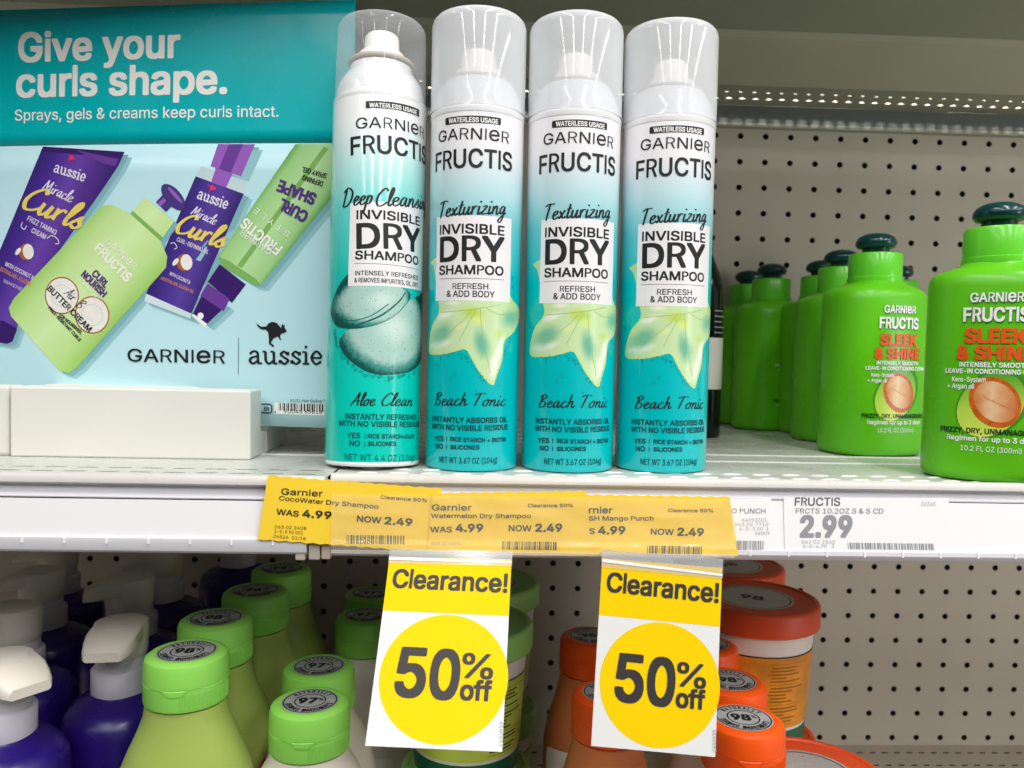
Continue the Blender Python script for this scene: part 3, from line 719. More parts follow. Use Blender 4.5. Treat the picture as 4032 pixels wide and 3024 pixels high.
    shape([(-66.24,146.5),(-60.12,140.8),(-53.63,146.5),(-60.19,152.7)], 'pknob', 8, False); shape([(-65.08,145.8),(-63.24,144),(-56.74,150.1),(-58.47,151.6)], 'plight', 9, False)
    c = [(-55.59,149.4)][0]; d.ell(c[0], c[1], 9.6, 4.8, K['pknob'], 10, R_(-46)); d.ell(c[0] + 1.2, c[1] + 1.2, 6.4, 1.1, K['plight'], 11, R_(-46))
    # coconuts
    for c, r in (([(-126.4,91.1)][0], 11.2), ([(-106.9,79.81)][0], 11.2)):
        d.ell(c[0], c[1], r, r, K['pcoco'], 7); d.ell(c[0], c[1], r - .8, r - .8, K['pcocow'], 8); d.ringe(c[0], c[1], r * .62, r * .58, .25, K['sheetshade2'], 9)
    for c in ([(-149.7,117.1)][0], [(-48.49,111.3)][0]):
        d.ell(c[0], c[1], 4.9, 5.0, K['pcoco'], 7); d.ell(c[0] + 1.3, c[1] + .2, 3.6, 4.6, K['pcocow'], 8, R_(10)); d.ell(c[0] - 5.5, c[1] + .3, 2.6, 1.3, K['pcocow'], 7, R_(50))
    bits = None
    d.build('printed_picture', mats, on_sign, pic, step=16)
    # lettering over the picture
    mats = ['plilac', 'pgold', 'porange', 'ppink', 'pink_purple', 'black', 'headtext', 'plimedark', 'white']
    d = D2(.28)
    d.script('aussie', [(-131.5,164.8),(-112,158.8)], 4.2, 0, .2, 0, 0, .2, SERIF); roo(d, [(-124.5,171.3),(-117.9,168.9)], 6, 3)
    d.script('Miracle', [(-139.2,154.5),(-120.2,146.2)], 3.6, 0, .2, 0); d.script('Curls', [(-151.4,143.3),(-115.3,130.2)], 7.6, 1, .3, 0)
    d.text('FRIZZ TAMING', [(-149.3,136.1),(-130.4,127.1)], 3.0, 0, .02, 0); d.text('CREAM', [(-146.6,129),(-137.5,124.6)], 3.0, 0, .02, 0)
    d.line(smooth([(-136,125.1),(-133,126.8),(-129.4,125.2),(-128.2,122.4),(-130.6,121.9)]), .5, 0, 0); d.line(smooth([(-152.1,135),(-153,132.2),(-150.9,130.6),(-149.4,132.8)]), .5, 0, 0)
    d.text('WITH COCONUT &', [(-164.3,109),(-145.4,100.3)], 2.5, 0, .02, 0); d.text('AUSTRALIAN JOJOBA', [(-170.1,107),(-147.1,96.38)], 2.5, 2, .02, 0); d.text('SULFATE FREE', [(-165.3,98.95),(-153.1,93.54)], 1.9, 0, 0, 0)
    d.script('aussie', [(-40.78,148.7),(-23.2,142.6)], 4.2, 0, .2, 0, 0, .2, SERIF); roo(d, [(-35.93,152.9),(-29.47,150.8)], 6, 3)
    d.script('Miracle', [(-44.69,139.5),(-29.89,133.1)], 3.0, 0, .2, 0); d.script('Curls', [(-53.18,128.8),(-25.49,119.8)], 6.4, 1, .3, 0)
    d.text('CURL-DEFINING OIL', [(-53.49,123.9),(-34.06,116.2)], 2.4, 0, .02, 0); d.text('WITH COCONUT &', [(-57.95,104.1),(-45.32,98.6)], 2.0, 0, .02, 0); d.text('AUSTRALIAN JOJOBA OIL', [(-63.46,101.4),(-43,93.22)], 2.0, 2, .02, 0)
    d.line(smooth([(-57.15,122.3),(-54.86,122.8),(-53.12,120.1),(-54.83,119)]), .4, 0, 0)
    d.garnier([(-98.59,122.9),(-80.36,106.7)], 4.0, 6); d.text('FRUCTIS', [(-105.4,118.7),(-84.51,99.04)], 5.6, 6, .05)
    d.text('CURL', [(-107.2,103.9),(-98.16,95.61)], 4.2, 4, .06); d.text('NOURISH', [(-114,103.3),(-99.66,90.12)], 4.2, 4, .06)
    d.text('LEAVE-IN TREATMENT', [(-120.2,103.8),(-100.5,85.39)], 1.7, 6, 0)
    d.script('Air', [(-125.3,92.21),(-119.3,87.33)], 3.2, 5, .16); d.script('B', [(-117.5,85.15),(-114.6,82.44)], 3.2, 5, .16); d.text('BUTTER CREAM', [(-136.1,94.84),(-109,69.32)], 3.6, 5, .05)
    d.text('FOR NOURISHED,', [(-128.4,79.15),(-114,68.13)], 1.9, 5, .06); d.text('FRIZZ-RESISTANT CURLS', [(-135.4,83.25),(-115.1,63.69)], 1.9, 5, .06)
    d.garnier([(5.025,119.2),(-12.98,131)], 3.8, 6); d.text('FRUCTIS', [(11.13,120.5),(-11.36,137.7)], 6.0, 6, .05); d.text('S T Y L E', [(15.8,129),(-5.04,143.6)], 3.4, 6, 0)
    d.text('CURL', [(26.7,140.5),(10.59,148.9)], 6.4, 4, .07); d.text('SHAPE', [(31.4,151),(9.032,159.5)], 6.4, 4, .07)
    d.text('DEFINING', [(34.92,158.4),(22.8,162.3)], 2.8, 5, .04); d.text('SPRAY GEL', [(37.05,163),(22.42,167)], 2.8, 5, .04)
    d.garnier([(-84.33,52.64),(-23.57,52.76)], 7.4, 5, .02)
    d.line([(-15.21,67.94),(-15.47,46.45)], .3, 5, 0)
    d.script('aussie', [(-8.194,52.98),(34.62,53.49)], 7.2, 5, .19, 3, 0, .22, SERIF); roo(d, [(-4.013,62.55),(14.76,63.78)], 18.5, 5)
    d.text('01/31 Hair Styling T', [(16.25,30.95),(37.33,31.31)], 1.7, 5, .0)
    bq = [(6.6,23.78),(36.98,24.23),(36.9,30.44)]; d.rect(bq[0][0], bq[0][1], bq[1][0], bq[2][1], 8, 0)
    b2 = [(9.391,24.72),(36.47,30.22)]; d.barcode(b2[0][0], b2[0][1] + 1.2, b2[1][0], b2[1][1], 5, 34, 3, 3)
    d.text('90045', [(12.53,24.38),(23.68,24.49)], 2.0, 5, .02); d.text('65818', [(25.01,24.53),(35.65,24.62)], 2.0, 5, .02); d.text('4', [(6.822,24),(7.942,24.03)], 1.8, 5, .02)
    e = [(-1.268,24.2),(5.083,29.35)]; d.line([(e[0][0], e[1][1]), (e[1][0] - 1, e[1][1]), (e[1][0], e[1][1] - 1), (e[1][0], e[0][1] + 1), (e[1][0] - 1, e[0][1]), (e[0][0], e[0][1])], .7, 5, 0); d.text('ER', [(0.4059,25.55),(3.551,25.64)], 2.0, 5, .05)
    d.build('sign_lettering', mats, on_sign, pic, step=16)
sign()
def sign_box():
    t = thing('sign_holder', 'cream white box on the shelf holding the curls sign upright', 'holder')
    mb = MB(); mb.box(-256, -126.5, 438.5, 460, 0, 38.4); mb.build('front_block', ['box'], t, bevel=1.0)
    mb = MB(); mb.box(-256, -126.7, 471.5, 520, 0, 38.2); mb.build('back_block', ['box'], t, bevel=1.0)
    mb = MB(); mb.box(-256, -127, 459, 473, 0, 13); mb.build('slot_floor', ['box'], t)
    return t
sign_box()
mb = MB(); mb.box(-330, -258, 441.5, 456, 0, 38.6); tag(mb.build('sign_holder', ['box'], None, bevel=1.6), 'second cream white block set behind the end of the sign box', 'holder')

# ================================================================== SPRAY CANS
CANTXT = ['black', 'white', 'panel', 'leaf', 'leafedge', 'leafvein', 'leafshade', 'leafpale', 'bubble', 'aloe', 'aloerim', 'tealink']
def nozzle_parts(t, z0, m, tilt=0):
    mb = MB(); mb.lathe([(17.5, z0 - 2.2), (18.2, z0 - 1.6), (18.2, z0 - .6), (17, z0)], 48); mb.build('crimp_ring', ['ring'], t)
    mb = MB(); mb.lathe([(12.6, z0), (12.8, z0 + 3.6), (12, z0 + 4.8), (10, z0 + 5.2), (9.7, z0 + 6), (9.3, z0 + 13.6), (8.3, z0 + 15.2), (6, z0 + 15.8)], 40)
    # finger dip in the top of the nozzle
    mb.v = [(x, y, z - (max(0, y + 9) * tilt if z > z0 + 13 else 0)) for x, y, z in mb.v]
    mb.build('nozzle', [m], t, 50)
def can_texturizing():
    t = thing('spray_can', 'teal texturizing spray can directly beside the mint deep cleansing can', 'spray can', (-.0043, .4295, 0), 0, 'teal texturizing dry shampoo cans')
    az = R_(-2.4); t.rotation_euler = (0, 0, az)
    mb = MB(); mb.lathe([(22.5, .2), (24.2, .6), (25, 2.2), (25, 184.4), (24.8, 186.6)], 72); body = mb.build('body', ['can'], t)
    mb = MB(); mb.lathe([(25.15, 184.6), (25.3, 185.4), (25.3, 187.4), (24.6, 188.2), (24.2, 192), (23, 197), (20.5, 202), (18.5, 205)], 72); mb.build('shoulder', ['canwhite'], t)
    nozzle_parts(t, 207.2, 'nozzle', .12)
    mb = MB(); mb.lathe([(25.35, 188.4), (25.35, 233.8), (24.9, 236.2), (23.6, 238), (21.5, 238.6), (10, 238.8), (.1, 238.8)], 72, 0, False, True); mb.build('cap', ['frost'], t, 60)
    d = D2(.05)
    # leaf behind the panel
    leaf = [(-28.4,109),(-23.97,105),(-20.74,91.58),(-19.19,82.39),(-26.21,74.38),(-29.46,61.69),(-16.86,60.58),(-8.385,62.23),(-2.652,63.34),(1.178,57.41),(5.643,50.48),(11.79,45.3),(14.32,50.56),(17.47,58.7),(18.96,68.38),(26.21,73.22),(33.94,80.83),(32.59,85.76),(23.66,90.51),(21.8,96.49),(22.32,109.7),(21.11,118.2),(14.63,112),(-18.15,111.7)]
    leaf = smooth(leaf + leaf[:1], 4)[:-1]
    d.poly(leaf, 4, 0)
    cx = sum(p[0] for p in leaf) / len(leaf); cy = sum(p[1] for p in leaf) / len(leaf)
    d.poly([(cx + (x - cx) * .955, cy + (y - cy) * .965) for x, y in leaf], 3, 1)
    def patch(pts, m, ly): d.poly(smooth(pts + pts[:1], 5)[:-1], m, ly)
    cv = lambda p: (25 * math.sin(p[0] / 25), p[1])
    it = []
    for p, rx, rz, rot, c_, so in zip([(0.5003,82.38),(-18.45,66.14),(12.46,55.6),(-14.66,81.3),(-17.12,71.22),(5.324,66.51),(22.33,80.23),(15.82,63.74),(-23.86,101.9),(-5.447,75.29),(3.575,78.46),(-10,87.28),(23.73,88.48),(14.41,71.79)],
            (9, 9, 3.4, 8, 10, 5.6, 7.5, 2.8, 5, 4.5, 5, 6, 4, 3.5), (5, 3, 9.5, 2.8, 6.4, 11, 6.4, 10, 12, 2.4, 3.2, 2.2, 5, 2.8), (0, 12, -10, 20, 40, 14, 60, -14, 0, 30, 0, 0, 0, 0),
            ('c4dc58', 'f1f6ea', 'eef5e6', 'f2f6e6', '7cc4a0', '72bc9e', '7cc6a8', 'f2f7ea', 'bfe0b4', 'dcecaa', 'd9ec86', 'eef5d8', 'c6e59a', 'c9e57e'), (.9, .8, .8, .9, .8, .8, .9, .7, .8, .8, .9, .9, .9, .9)):
        it.append((*cv(p), rx, rz, rot, c_, so))
    M['leaf'] = blobs('pale_green_leaf_print', 'cbe6b0', it, .2, .3, 160)
    for ln in ([(-17.4,82.35),(-5.602,83.28),(4.46,84.68),(15.24,86.94)], [(0.4717,83.87),(-5.485,77.29),(-17.05,68.18)], [(4.463,84.48),(5.734,71.53),(10.34,51.54)], [(7.521,84.78),(15.37,81.91),(27.95,83.61)], [(2.462,84.22),(-2.375,75.34),(-6.339,67.28)]): d.line(smooth(ln), .32, 5, 3)
    rr = random.Random(3)
    edge = [(-31.26,105.6),(-36.51,88.33),(-29.21,75.48),(-18.28,59.54),(-5.175,61.29),(1.017,55.41),(8.309,46.49),(19.8,63.83),(29.72,74.39),(25.41,92.69),(23.98,105.8)]
    for _ in range(150):
        i = rr.randrange(len(edge) - 1); u = rr.random(); x = edge[i][0] * (1 - u) + edge[i + 1][0] * u; y = edge[i][1] * (1 - u) + edge[i + 1][1] * u; r = rr.choice((.25, .3, .35, .5, .6))
        d.ringe(x + rr.gauss(0, .8), y + rr.gauss(0, .9), r, r, r * .4, 8, -.5, n=8)
    for _ in range(26):
        x = rr.uniform(-24, 22); y = rr.uniform(42, 70); r = rr.choice((.3, .4, .7, 1.0)); d.ringe(x, y, r, r, .18, 8, -.5, n=10)
    pl = [(-23.46,131.4),(20.68,132.3),(21.28,88.32),(-23,88.62)]
    d.rect(-22.2, 88.4, 22.0, 131.8, 2, 3)
    d.text('INVISIBLE', [(-19.5,122.7),(17.09,122.6)], 4.7, 0, .05, 5); d.text('DRY', [(-19.12,108.7),(17.45,109.1)], 12.2, 0, .05, 5); d.text('SHAMPOO', [(-19.41,101.9),(16.99,102)], 4.5, 0, .05, 5)
    d.line([(-19.35,99.72),(17.43,99.78)], .22, 0, 5)
    d.text('REFRESH', [(-10.37,94.29),(8.365,94.4)], 2.9, 0, .03, 5); d.text('& ADD BODY', [(-13.85,90.34),(11.91,90.38)], 3.1, 0, .03, 5)
    d.script('Texturizing', [(-19.11,131.1),(17.84,133.4)], 4.2, 0, .2, 6)
    d.script('Beach', [(-21.1,33.9),(-1.096,34.69)], 3.3, 0, .2, 5); d.script('Tonic', [(2.417,34.66),(20.37,34.4)], 3.3, 0, .2, 5)
    d.text('INSTANTLY ABSORBS OIL', [(-23.25,25.51),(22.01,25.91)], 2.7, 11, .05, 5); d.text('WITH NO VISIBLE RESIDUE', [(-23.52,21.46),(22.63,21.96)], 2.7, 11, .05, 5)
    d.text('YES', [(-21.07,15.19),(-14.2,15.68)], 2.5, 11, .05, 5); d.text('NO', [(-19.78,11.2),(-14.37,11.59)], 2.5, 11, .05, 5)
    d.line([(-12.34,15.61),(-12.39,18.05)], .35, 11, 5); d.line([(-12.25,11.45),(-12.3,13.89)], .35, 11, 5)
    d.text('RICE STARCH + BIOTIN', [(-10.12,15.96),(21.24,15.66)], 2.1, 11, .06, 5); d.text('SILICONES', [(-10.04,11.81),(5.383,12.09)], 2.1, 11, .06, 5)
    d.text('NET WT 3.67 OZ (104g)', [(-16.89,4.411),(15.42,4.865)], 3.0, 11, .02, 5)
    b = [(-16.8,182.4),(13.55,182),(13.64,178.1),(-16.7,178.4)]
    d.rrect(b[0][0], b[3][1], b[1][0], b[1][1], .8, 0, 4); d.text('WATERLESS USAGE', [(-14.6,179),(11.92,178.7)], 2.3, 1, .05, 6)
    d.garnier([(-21.9,170.4),(18.85,170)], 5.6, 0, .008, 5); d.text('FRUCTIS', [(-24.54,155.9),(21.45,156.2)], 9.2, 0, .03, 5)
    d.build('label_print', CANTXT, on_cyl(25), body, step=1.6)
    return t
can_b = can_texturizing()
dup(can_b, (.0481, .4303, 0), R_(4.6), 'teal texturizing spray can in the middle of the three, leaf near its edge')
dup(can_b, (.1008, .4345, 0), R_(2.0), 'teal texturizing spray can at the end of the row beside the green pump bottles')
def can_deep():
    t = thing('spray_can', 'mint deep cleansing spray can with a clear cap, tipped back on the shelf seam', 'spray can', (-.0578, .4275, .0002))
    t.rotation_euler = Matrix.Rotation(R_(-3.5), 4, 'X').to_euler() if False else (0, 0, 0)
    t.matrix_world = Matrix.Translation((-.0578, .4275, .0004)) @ Matrix.Rotation(-R_(3.5), 4, 'X') @ Matrix.Rotation(R_(24.5), 4, 'Z')
    mb = MB(); mb.lathe([(24.4, 2.2), (25.3, 3.0), (25.3, 192.5), (25, 194)], 72); body = mb.build('body', ['can1'], t)
    mb = MB(); mb.lathe([(22.5, .2), (24.4, .5), (25.1, 1.2), (25.25, 2.2), (25, 3.0)], 72); mb.build('base_rim', ['canwhite'], t)
    mb = MB(); mb.lathe([(25.2, 192.6), (25.4, 193.6), (25.3, 195), (24.6, 195.6), (24.2, 197.5), (23.8, 200), (22.6, 205), (20, 209.5), (17.6, 212.2), (17, 215.6)], 72); mb.build('shoulder', ['canwhite'], t)
    nozzle_parts(t, 219, 'nozzle', .02)
    mb = MB(); mb.lathe([(24.7, 195.8), (24.1, 233.5), (23.7, 236.4), (22.6, 238.3), (20.5, 239), (10, 239.2), (.1, 239.2)], 72, 0, False, True); mb.build('cap', ['clearcap'], t, 60)
    d = D2(.05)
    s1 = [(-22.96,99.17),(-30.91,91.59),(-37.27,81.89),(-35.37,77.61),(-29.31,72.63),(-16.77,71.41),(-3.793,74.94),(6.837,83),(9.791,92.02)]
    s2 = [(-27.82,65.97),(-22.97,69.87),(-13.71,73.63),(-1.824,77.27),(9.286,86.32),(30.79,94.94),(30.7,89.07),(30.67,65.47),(30.76,60.61),(16.65,51.38),(2.005,48.01),(-10.12,48.67),(-21.34,55.26),(-27.38,61.9)]
    for pts, k in ((s2, .90), (s1, .90)):
        sm_ = smooth(pts + pts[:1], 5)[:-1]; cx = sum(p[0] for p in sm_) / len(sm_); cy = sum(p[1] for p in sm_) / len(sm_)
        if pts is s1: d.poly([(cx + (x - cx) * 1.02, cy + (y - cy) * 1.03) for x, y in sm_], 10, 1)
        d.poly(sm_, 12 if pts is s2 else 13, 0 if pts is s2 else 1.8)
        xs = [25.3 * math.sin(x / 25.3) for x, y in sm_]; zs_ = [y for x, y in sm_]; w2, h2 = (max(xs) - min(xs)) / 2, (max(zs_) - min(zs_)) / 2; mx_, mz_ = (max(xs) + min(xs)) / 2, (max(zs_) + min(zs_)) / 2
        M['aloeA' if pts is s2 else 'aloeB'] = blobs('gel_slice_print', '17564e', [(mx_, mz_ + .5, w2 * 1.05, h2 * 1.03, -8 if pts is s2 else 14, '43938a', .14), (mx_, mz_ + 1.4, w2 * 1.0, h2 * .94, -8 if pts is s2 else 14, 'aacfc6', .22), (mx_ + 2, mz_ + 1, w2 * .6, h2 * .5, -8 if pts is s2 else 14, 'cbe2db', .9)], .2, .18, 500)
    d.line(smooth([(-20.07,71.84),(-5.844,77.56),(4.407,85.83),(8.491,91.35)]), .9, 10, 2.4); d.line(smooth([(-33.27,80.53),(-22.51,75.41),(-10.78,77.39),(-0.9606,84.38)]), .5, 10, 2.4)
    rr = random.Random(5)
    for _ in range(230):
        x = rr.uniform(-26, 22); y = rr.uniform(50, 92); r = rr.choice((.15, .2, .25, .3))
        d.ell(x, y, r * .6, r, 10, 2.5, n=6)
    eg = [(-32.77,70.26),(-29.75,62.99),(-23.12,54.26),(-11.07,46.85),(2.048,46.2),(18.77,49.92)]
    for _ in range(130):
        i = rr.randrange(len(eg) - 1); u = rr.random(); x = eg[i][0] * (1 - u) + eg[i + 1][0] * u; y = eg[i][1] * (1 - u) + eg[i + 1][1] * u; r = rr.choice((.3, .4, .5, .8))
        d.ringe(x + rr.gauss(0, .7), y + rr.gauss(0, .7), r, r, r * .4, 8, -.5, n=8)
    d.poly([(-22.55,136),(24.18,138.5),(24.2,93.87),(-22.78,93.09)], 2, 3)
    d.text('INVISIBLE', [(-18.73,127.6),(18.94,128.2)], 4.5, 0, .05, 5); d.text('DRY', [(-18.35,112.6),(19.63,114)], 12.4, 0, .05, 5); d.text('SHAMPOO', [(-18.97,106.9),(18.36,107)], 4.3, 0, .05, 5)
    d.line([(-19.25,104.7),(18.47,104.6)], .2, 0, 5)
    d.text('INTENSELY REFRESHES', [(-18.76,98.59),(18.29,98.98)], 2.3, 0, .03, 5); d.text('& REMOVES IMPURITIES, OIL, DIRT', [(-18.99,94.97),(18.46,95.14)], 2.3, 0, .03, 5)
    d.script('Deep', [(-27.42,134.6),(-10.62,135.3)], 4.6, 0, .2, 6); d.script('Cleansing', [(-7.919,134.4),(30.78,138.8)], 4.6, 0, .2, 6)
    d.script('Aloe', [(-19.56,31.72),(-6.588,31.86)], 3.3, 0, .2, 5); d.script('Clean', [(-3.015,31.92),(15.92,32.04)], 3.3, 0, .2, 5)
    d.text('INSTANTLY REFRESHES', [(-22.51,24.85),(19.99,24.67)], 2.7, 11, .04, 5); d.text('WITH NO VISIBLE RESIDUES', [(-26.84,21.21),(25.02,20.91)], 2.7, 11, .04, 5)
    d.text('YES', [(-21.04,14.98),(-13.84,15.18)], 2.7, 11, .03, 5); d.text('NO', [(-19.56,11.04),(-13.95,11.2)], 2.7, 11, .03, 5)
    d.line([(-11.33,14.93),(-11.38,17.32)], .35, 11, 5); d.line([(-11.53,10.95),(-11.58,13.24)], .35, 11, 5)
    d.text('RICE STARCH+CLAY', [(-10.15,15.25),(18.19,14.86)], 2.1, 11, .05, 5); d.text('SILICONES', [(-10.06,11.37),(4.909,11.35)], 2.1, 11, .05, 5)
    d.text('NET WT 4.4 OZ (126g)', [(-22.27,3.945),(18.71,3.252)], 3.1, 11, .0, 5)
    d.poly([(-15.12,188.8),(15.92,190),(16.07,186.1),(-15.04,185.2)], 0, 4); d.text('WATERLESS USAGE', [(-13.19,185.6),(13.95,186.6)], 2.2, 1, .05, 6)
    d.garnier([(-20.2,174.6),(21.86,176.2)], 5.6, 0, .008, 5); d.text('FRUCTIS', [(-23.04,161.3),(26.74,163.3)], 9.2, 0, .03, 5)
    d.build('label_print', CANTXT + ['aloeA', 'aloeB'], on_cyl(25.3), body, step=1.6)
    return t
can_deep()

# ================================================================== GREEN PUMP BOTTLES
def pump_bottle():
    t = thing('pump_bottle', 'big green pump bottle turned to the camera at the shelf edge, pump raised', 'pump bottle', (.2765, .415, 0), R_(-33), 'green conditioner pump bottles')
    a, b, ex = 33.2, 26, 2.6
    mb = MB(); mb.oval([(28, 20.5, .3), (31.2, 23.8, .8), (a - .4, b - .4, 3.2), (a, b, 6), (a - .3, b - .2, 60), (a - .5, b - .4, 102), (a - 1.0, b - .9, 106), (a - 2.4, b - 2.2, 108.6), (a - 5, b - 4, 110.2), (24, 20, 111.8), (19, 18, 113.2), (17, 17, 115)], 80, ex=ex); body = mb.build('body', ['pgreen'], t, 50)
    mb = MB(); mb.lathe([(17.3, 114.2), (17.5, 114.8), (17.3, 118), (16.8, 118.3), (16.9, 132.6), (16.3, 133.8), (15, 134.2), (9, 134.4)], 56); mb.build('screw_cap', ['pgreencap'], t)
    up = 0
    mb = MB(); mb.lathe([(8.6, 134), (8.6, 139.8)], 32); mb.lathe([(8.8, 137.6), (11.6, 138.4), (12.9, 140.6), (12.7, 143), (11, 145.4), (7.5, 147.3), (3, 148.1), (.1, 148.2)], 48); mb.build('pump_head', ['knob'], t, 60)
    mats = ['white', 'orangeink', 'darkgreenink', 'seed', 'seedrim', 'fruit', 'fruitdark', 'inkshadow']
    d = D2(.05)
    d.ell(0, 41.5, 21, 16, 6, 0, R_(35)); d.ell(-1.0, 40.6, 19.5, 14.8, 5, .6, R_(38)); d.ell(1.2, 42, 14.6, 12.2, 4, 1.4, R_(-35)); d.ell(1.6, 42.3, 12.4, 9.6, 3, 2, R_(-32))
    for k in range(5): d.line(smooth([(-5 + k * 2.4, 45.5 - k * 1.2), (-3 + k * 2.4, 43.5 - k * .9), (-1 + k * 2.4, 43.2 - k)]), .25, 4, 2.6)
    for dx, dy, mm, ly in ((.35, -.35, 7, 2.4), (0, 0, 0, 3)):
        d.garnier([(-14 + dx, 93.5 + dy), (14 + dx, 93.5 + dy)], 4.6, mm, .04, ly); d.text('FRUCTIS', [(-17.4 + dx, 83.6 + dy), (17.4 + dx, 83.6 + dy)], 6.8, mm, .055, ly)
    d.text('SLEEK', [(-16.4, 72.6), (16.4, 72.6)], 6.9, 1, .08, 3); d.text('& SHINE', [(-20.2, 64), (20.2, 64)], 6.6, 1, .08, 3)
    d.text('INTENSELY SMOOTH', [(-18.5, 60), (18.5, 60)], 2.3, 0, .05, 3); d.text('LEAVE-IN CONDITIONING CREAM', [(-26.5, 56.6), (26.5, 56.6)], 2.3, 0, .05, 3)
    d.text('Kera-System', [(-22.3, 52.2), (-4, 52.2)], 2.4, 0, .03, 4); d.text('+ Argan oil', [(-24.8, 48.6), (-10, 48.6)], 2.4, 0, .03, 4)
    d.text('FRIZZY, DRY, UNMANAGEABLE', [(-28.2, 25.6), (28.2, 25.6)], 2.6, 2, .06, 4); d.text('Regimen for up to 3 days', [(-24, 21.6), (24, 21.6)], 2.5, 0, .04, 3); d.text('10.2 FL OZ (300ml)', [(-16, 16.4), (16, 16.4)], 2.6, 0, .0, 3)
    d.v = [(x * .84, y, z) for x, y, z in d.v]
    d.build('label_print', mats, on_oval(a + .15, b + .15, ex), body, step=1.8)
    return t
pb = pump_bottle()
for x, y, rz, lb in ((.2645, .524, 11, 'green pump bottle with its whole label in view, second from the shelf edge'),
                     (.278, .604, 12, 'green pump bottle mostly hidden behind the fully labelled one, cap just left of its cap'),
                     (.2905, .668, 10, 'narrow slice of green pump bottle beside the shaded bottle by the black one'),
                     (.259, .700, 34, 'shaded green pump bottle by the black bottle, its label turned to its edge'),
                     (.2575, .757, 10, 'rearmost green pump bottle, only head and cap showing beside the black bottle'),
                     (.369, .690, 5, 'green pump bottle showing only a dark head between the two labelled bottles')):
    dup(pb, (x, y, 0), R_(rz), lb)
def black_bottle():
    t = thing('black_bottle', 'black bottle with grey white label half hidden behind the spray cans', 'bottle', (.1715, .620, 0))
    mb = MB(); mb.lathe([(17, .3), (19, 1.2), (19.4, 4), (19.4, 112), (18, 124), (12, 138), (9, 146)], 48); body = mb.build('body', ['blackbottle'], t)
    mb = MB(); mb.lathe([(9.4, 145), (9.8, 147), (8.6, 178), (6.5, 181), (.1, 181.6)], 40); mb.build('cap', ['blackbottle'], t)
    d = D2(.05); d.rect(-44, 38, 44, 78, 0); d.build('label', ['jarwhite'], on_cyl(19.4), body, step=3)
    d = D2(.2)
    for k, w in enumerate((12, 17, 9, 14, 11)): d.line([(8, 82 + k * 4.2), (8 + w, 82 + k * 4.2)], 1.0, 0)
    d.build('small_print', ['greyink'], on_cyl(19.4), body, step=2)
black_bottle()

# ================================================================== PRICE LABELS ON THE RAIL
def slab(name, pts, y, m, label, cat, group=None, thick=.25, zig=None):
    """paper label: outline in rail coordinates (x, z)"""
    t = thing(name, label, cat, (0, 0, 0), 0, group)
    mb = MB(); n = len(pts)
    mb.add([(x, y, z) for x, z in pts] + [(x, y + thick, z) for x, z in pts], [tuple(range(n)), tuple(range(2 * n - 1, n - 1, -1))] + [(i, (i + 1) % n, n + (i + 1) % n, n + i) for i in range(n)])
    return t, mb.build('paper', [m], t)
def zigzag(a, b, n=26, amp=.28):
    a = Vector(a); b = Vector(b); q = (b - a).normalized(); q = Vector((-q.y, q.x))
    return [tuple(a + (b - a) * (i / n) + q * amp * (1 if i % 2 else -1)) for i in range(1, n)]
c = [(-99.65,1.831),(-17.49,-3.41),(-19.82,-34.06),(-104,-28.66)]
t, p_ = slab('price_label', [c[0]] + zigzag(c[0], c[1]) + [c[1], c[2]] + zigzag(c[2], c[3]) + [c[3]], 374.2, 'amber', 'tilted yellow coconut water price label sticking out past the rail end', 'price label', 'yellow markdown price labels')
d = D2(.06)
d.text('Garnier', [(-93.24,-7.134),(-73.77,-7.896)], 2.9, 0, .03); d.text('CocoWater Dry Shampoo', [(-94.23,-9.904),(-47.41,-13.42)], 2.1, 0, .03)
d.text('WAS', [(-95.51,-16.59),(-84.98,-17.6)], 2.6, 0, .05); d.text('4.99', [(-83.28,-17.69),(-69.55,-18.44)], 3.3, 0, .07); d.text('063 02 2408', [(-96.12,-23.27),(-81.29,-23.89)], 1.5, 0, .0); d.text('3-5-9 90 001', [(-96.33,-25.46),(-82.85,-26.1)], 1.5, 0, .0); d.text('26826  01/18', [(-96.76,-27.76),(-81.57,-28.85)], 1.5, 0, .0)
d.text('Clearance 50%', [(-46.58,-8.44),(-24.49,-9.87)], 1.6, 0, .03); d.text('NOW', [(-57.59,-19.55),(-46.06,-20.33)], 2.8, 0, .05); d.text('2.49', [(-44.57,-20.55),(-31.29,-21.31)], 3.3, 0, .07)
b = [(-62.23,-30.25),(-35.02,-31.09),(-35.1,-26.1)]; d.barcode(b[0][0], b[0][1], b[1][0], b[2][1], 0, 40, 3, 4)
d.build('lettering', ['ink'], on_front(374.2), p_)
c = [(-21.93,-5.439),(51.26,-3.474),(54.94,-34.4),(-23.95,-34.45)]
t, p_ = slab('price_label', [c[0]] + zigzag(c[0], c[1]) + [c[1], c[2], c[3]], 373.5, 'amber', 'middle yellow watermelon price label overlapping its two neighbours', 'price label', 'yellow markdown price labels')
d = D2(.06)
d.text('Garnier', [(-22.01,-13.66),(-3.165,-13.52)], 2.9, 0, .025); d.text('Watermelon Dry Shampoo', [(-22.41,-17.25),(25.32,-16.64)], 2.0, 0, .03); d.text('WAS', [(-22.75,-24.1),(-12.29,-23.97)], 2.6, 0, .04); d.text('4.99', [(-10.58,-23.6),(2.561,-23.44)], 3.5, 0, .07)
d.text('Clearance 50%', [(23.59,-11.54),(45.4,-11.13)], 1.6, 0, .03); d.text('NOW', [(14.69,-23.06),(25.69,-23.04)], 2.8, 0, .04); d.text('2.49', [(27.43,-23.14),(40.44,-22.98)], 3.6, 0, .07); d.text('063 02 1491', [(-22.19,-30.25),(-7.922,-30.08)], 1.5, 1, .0)
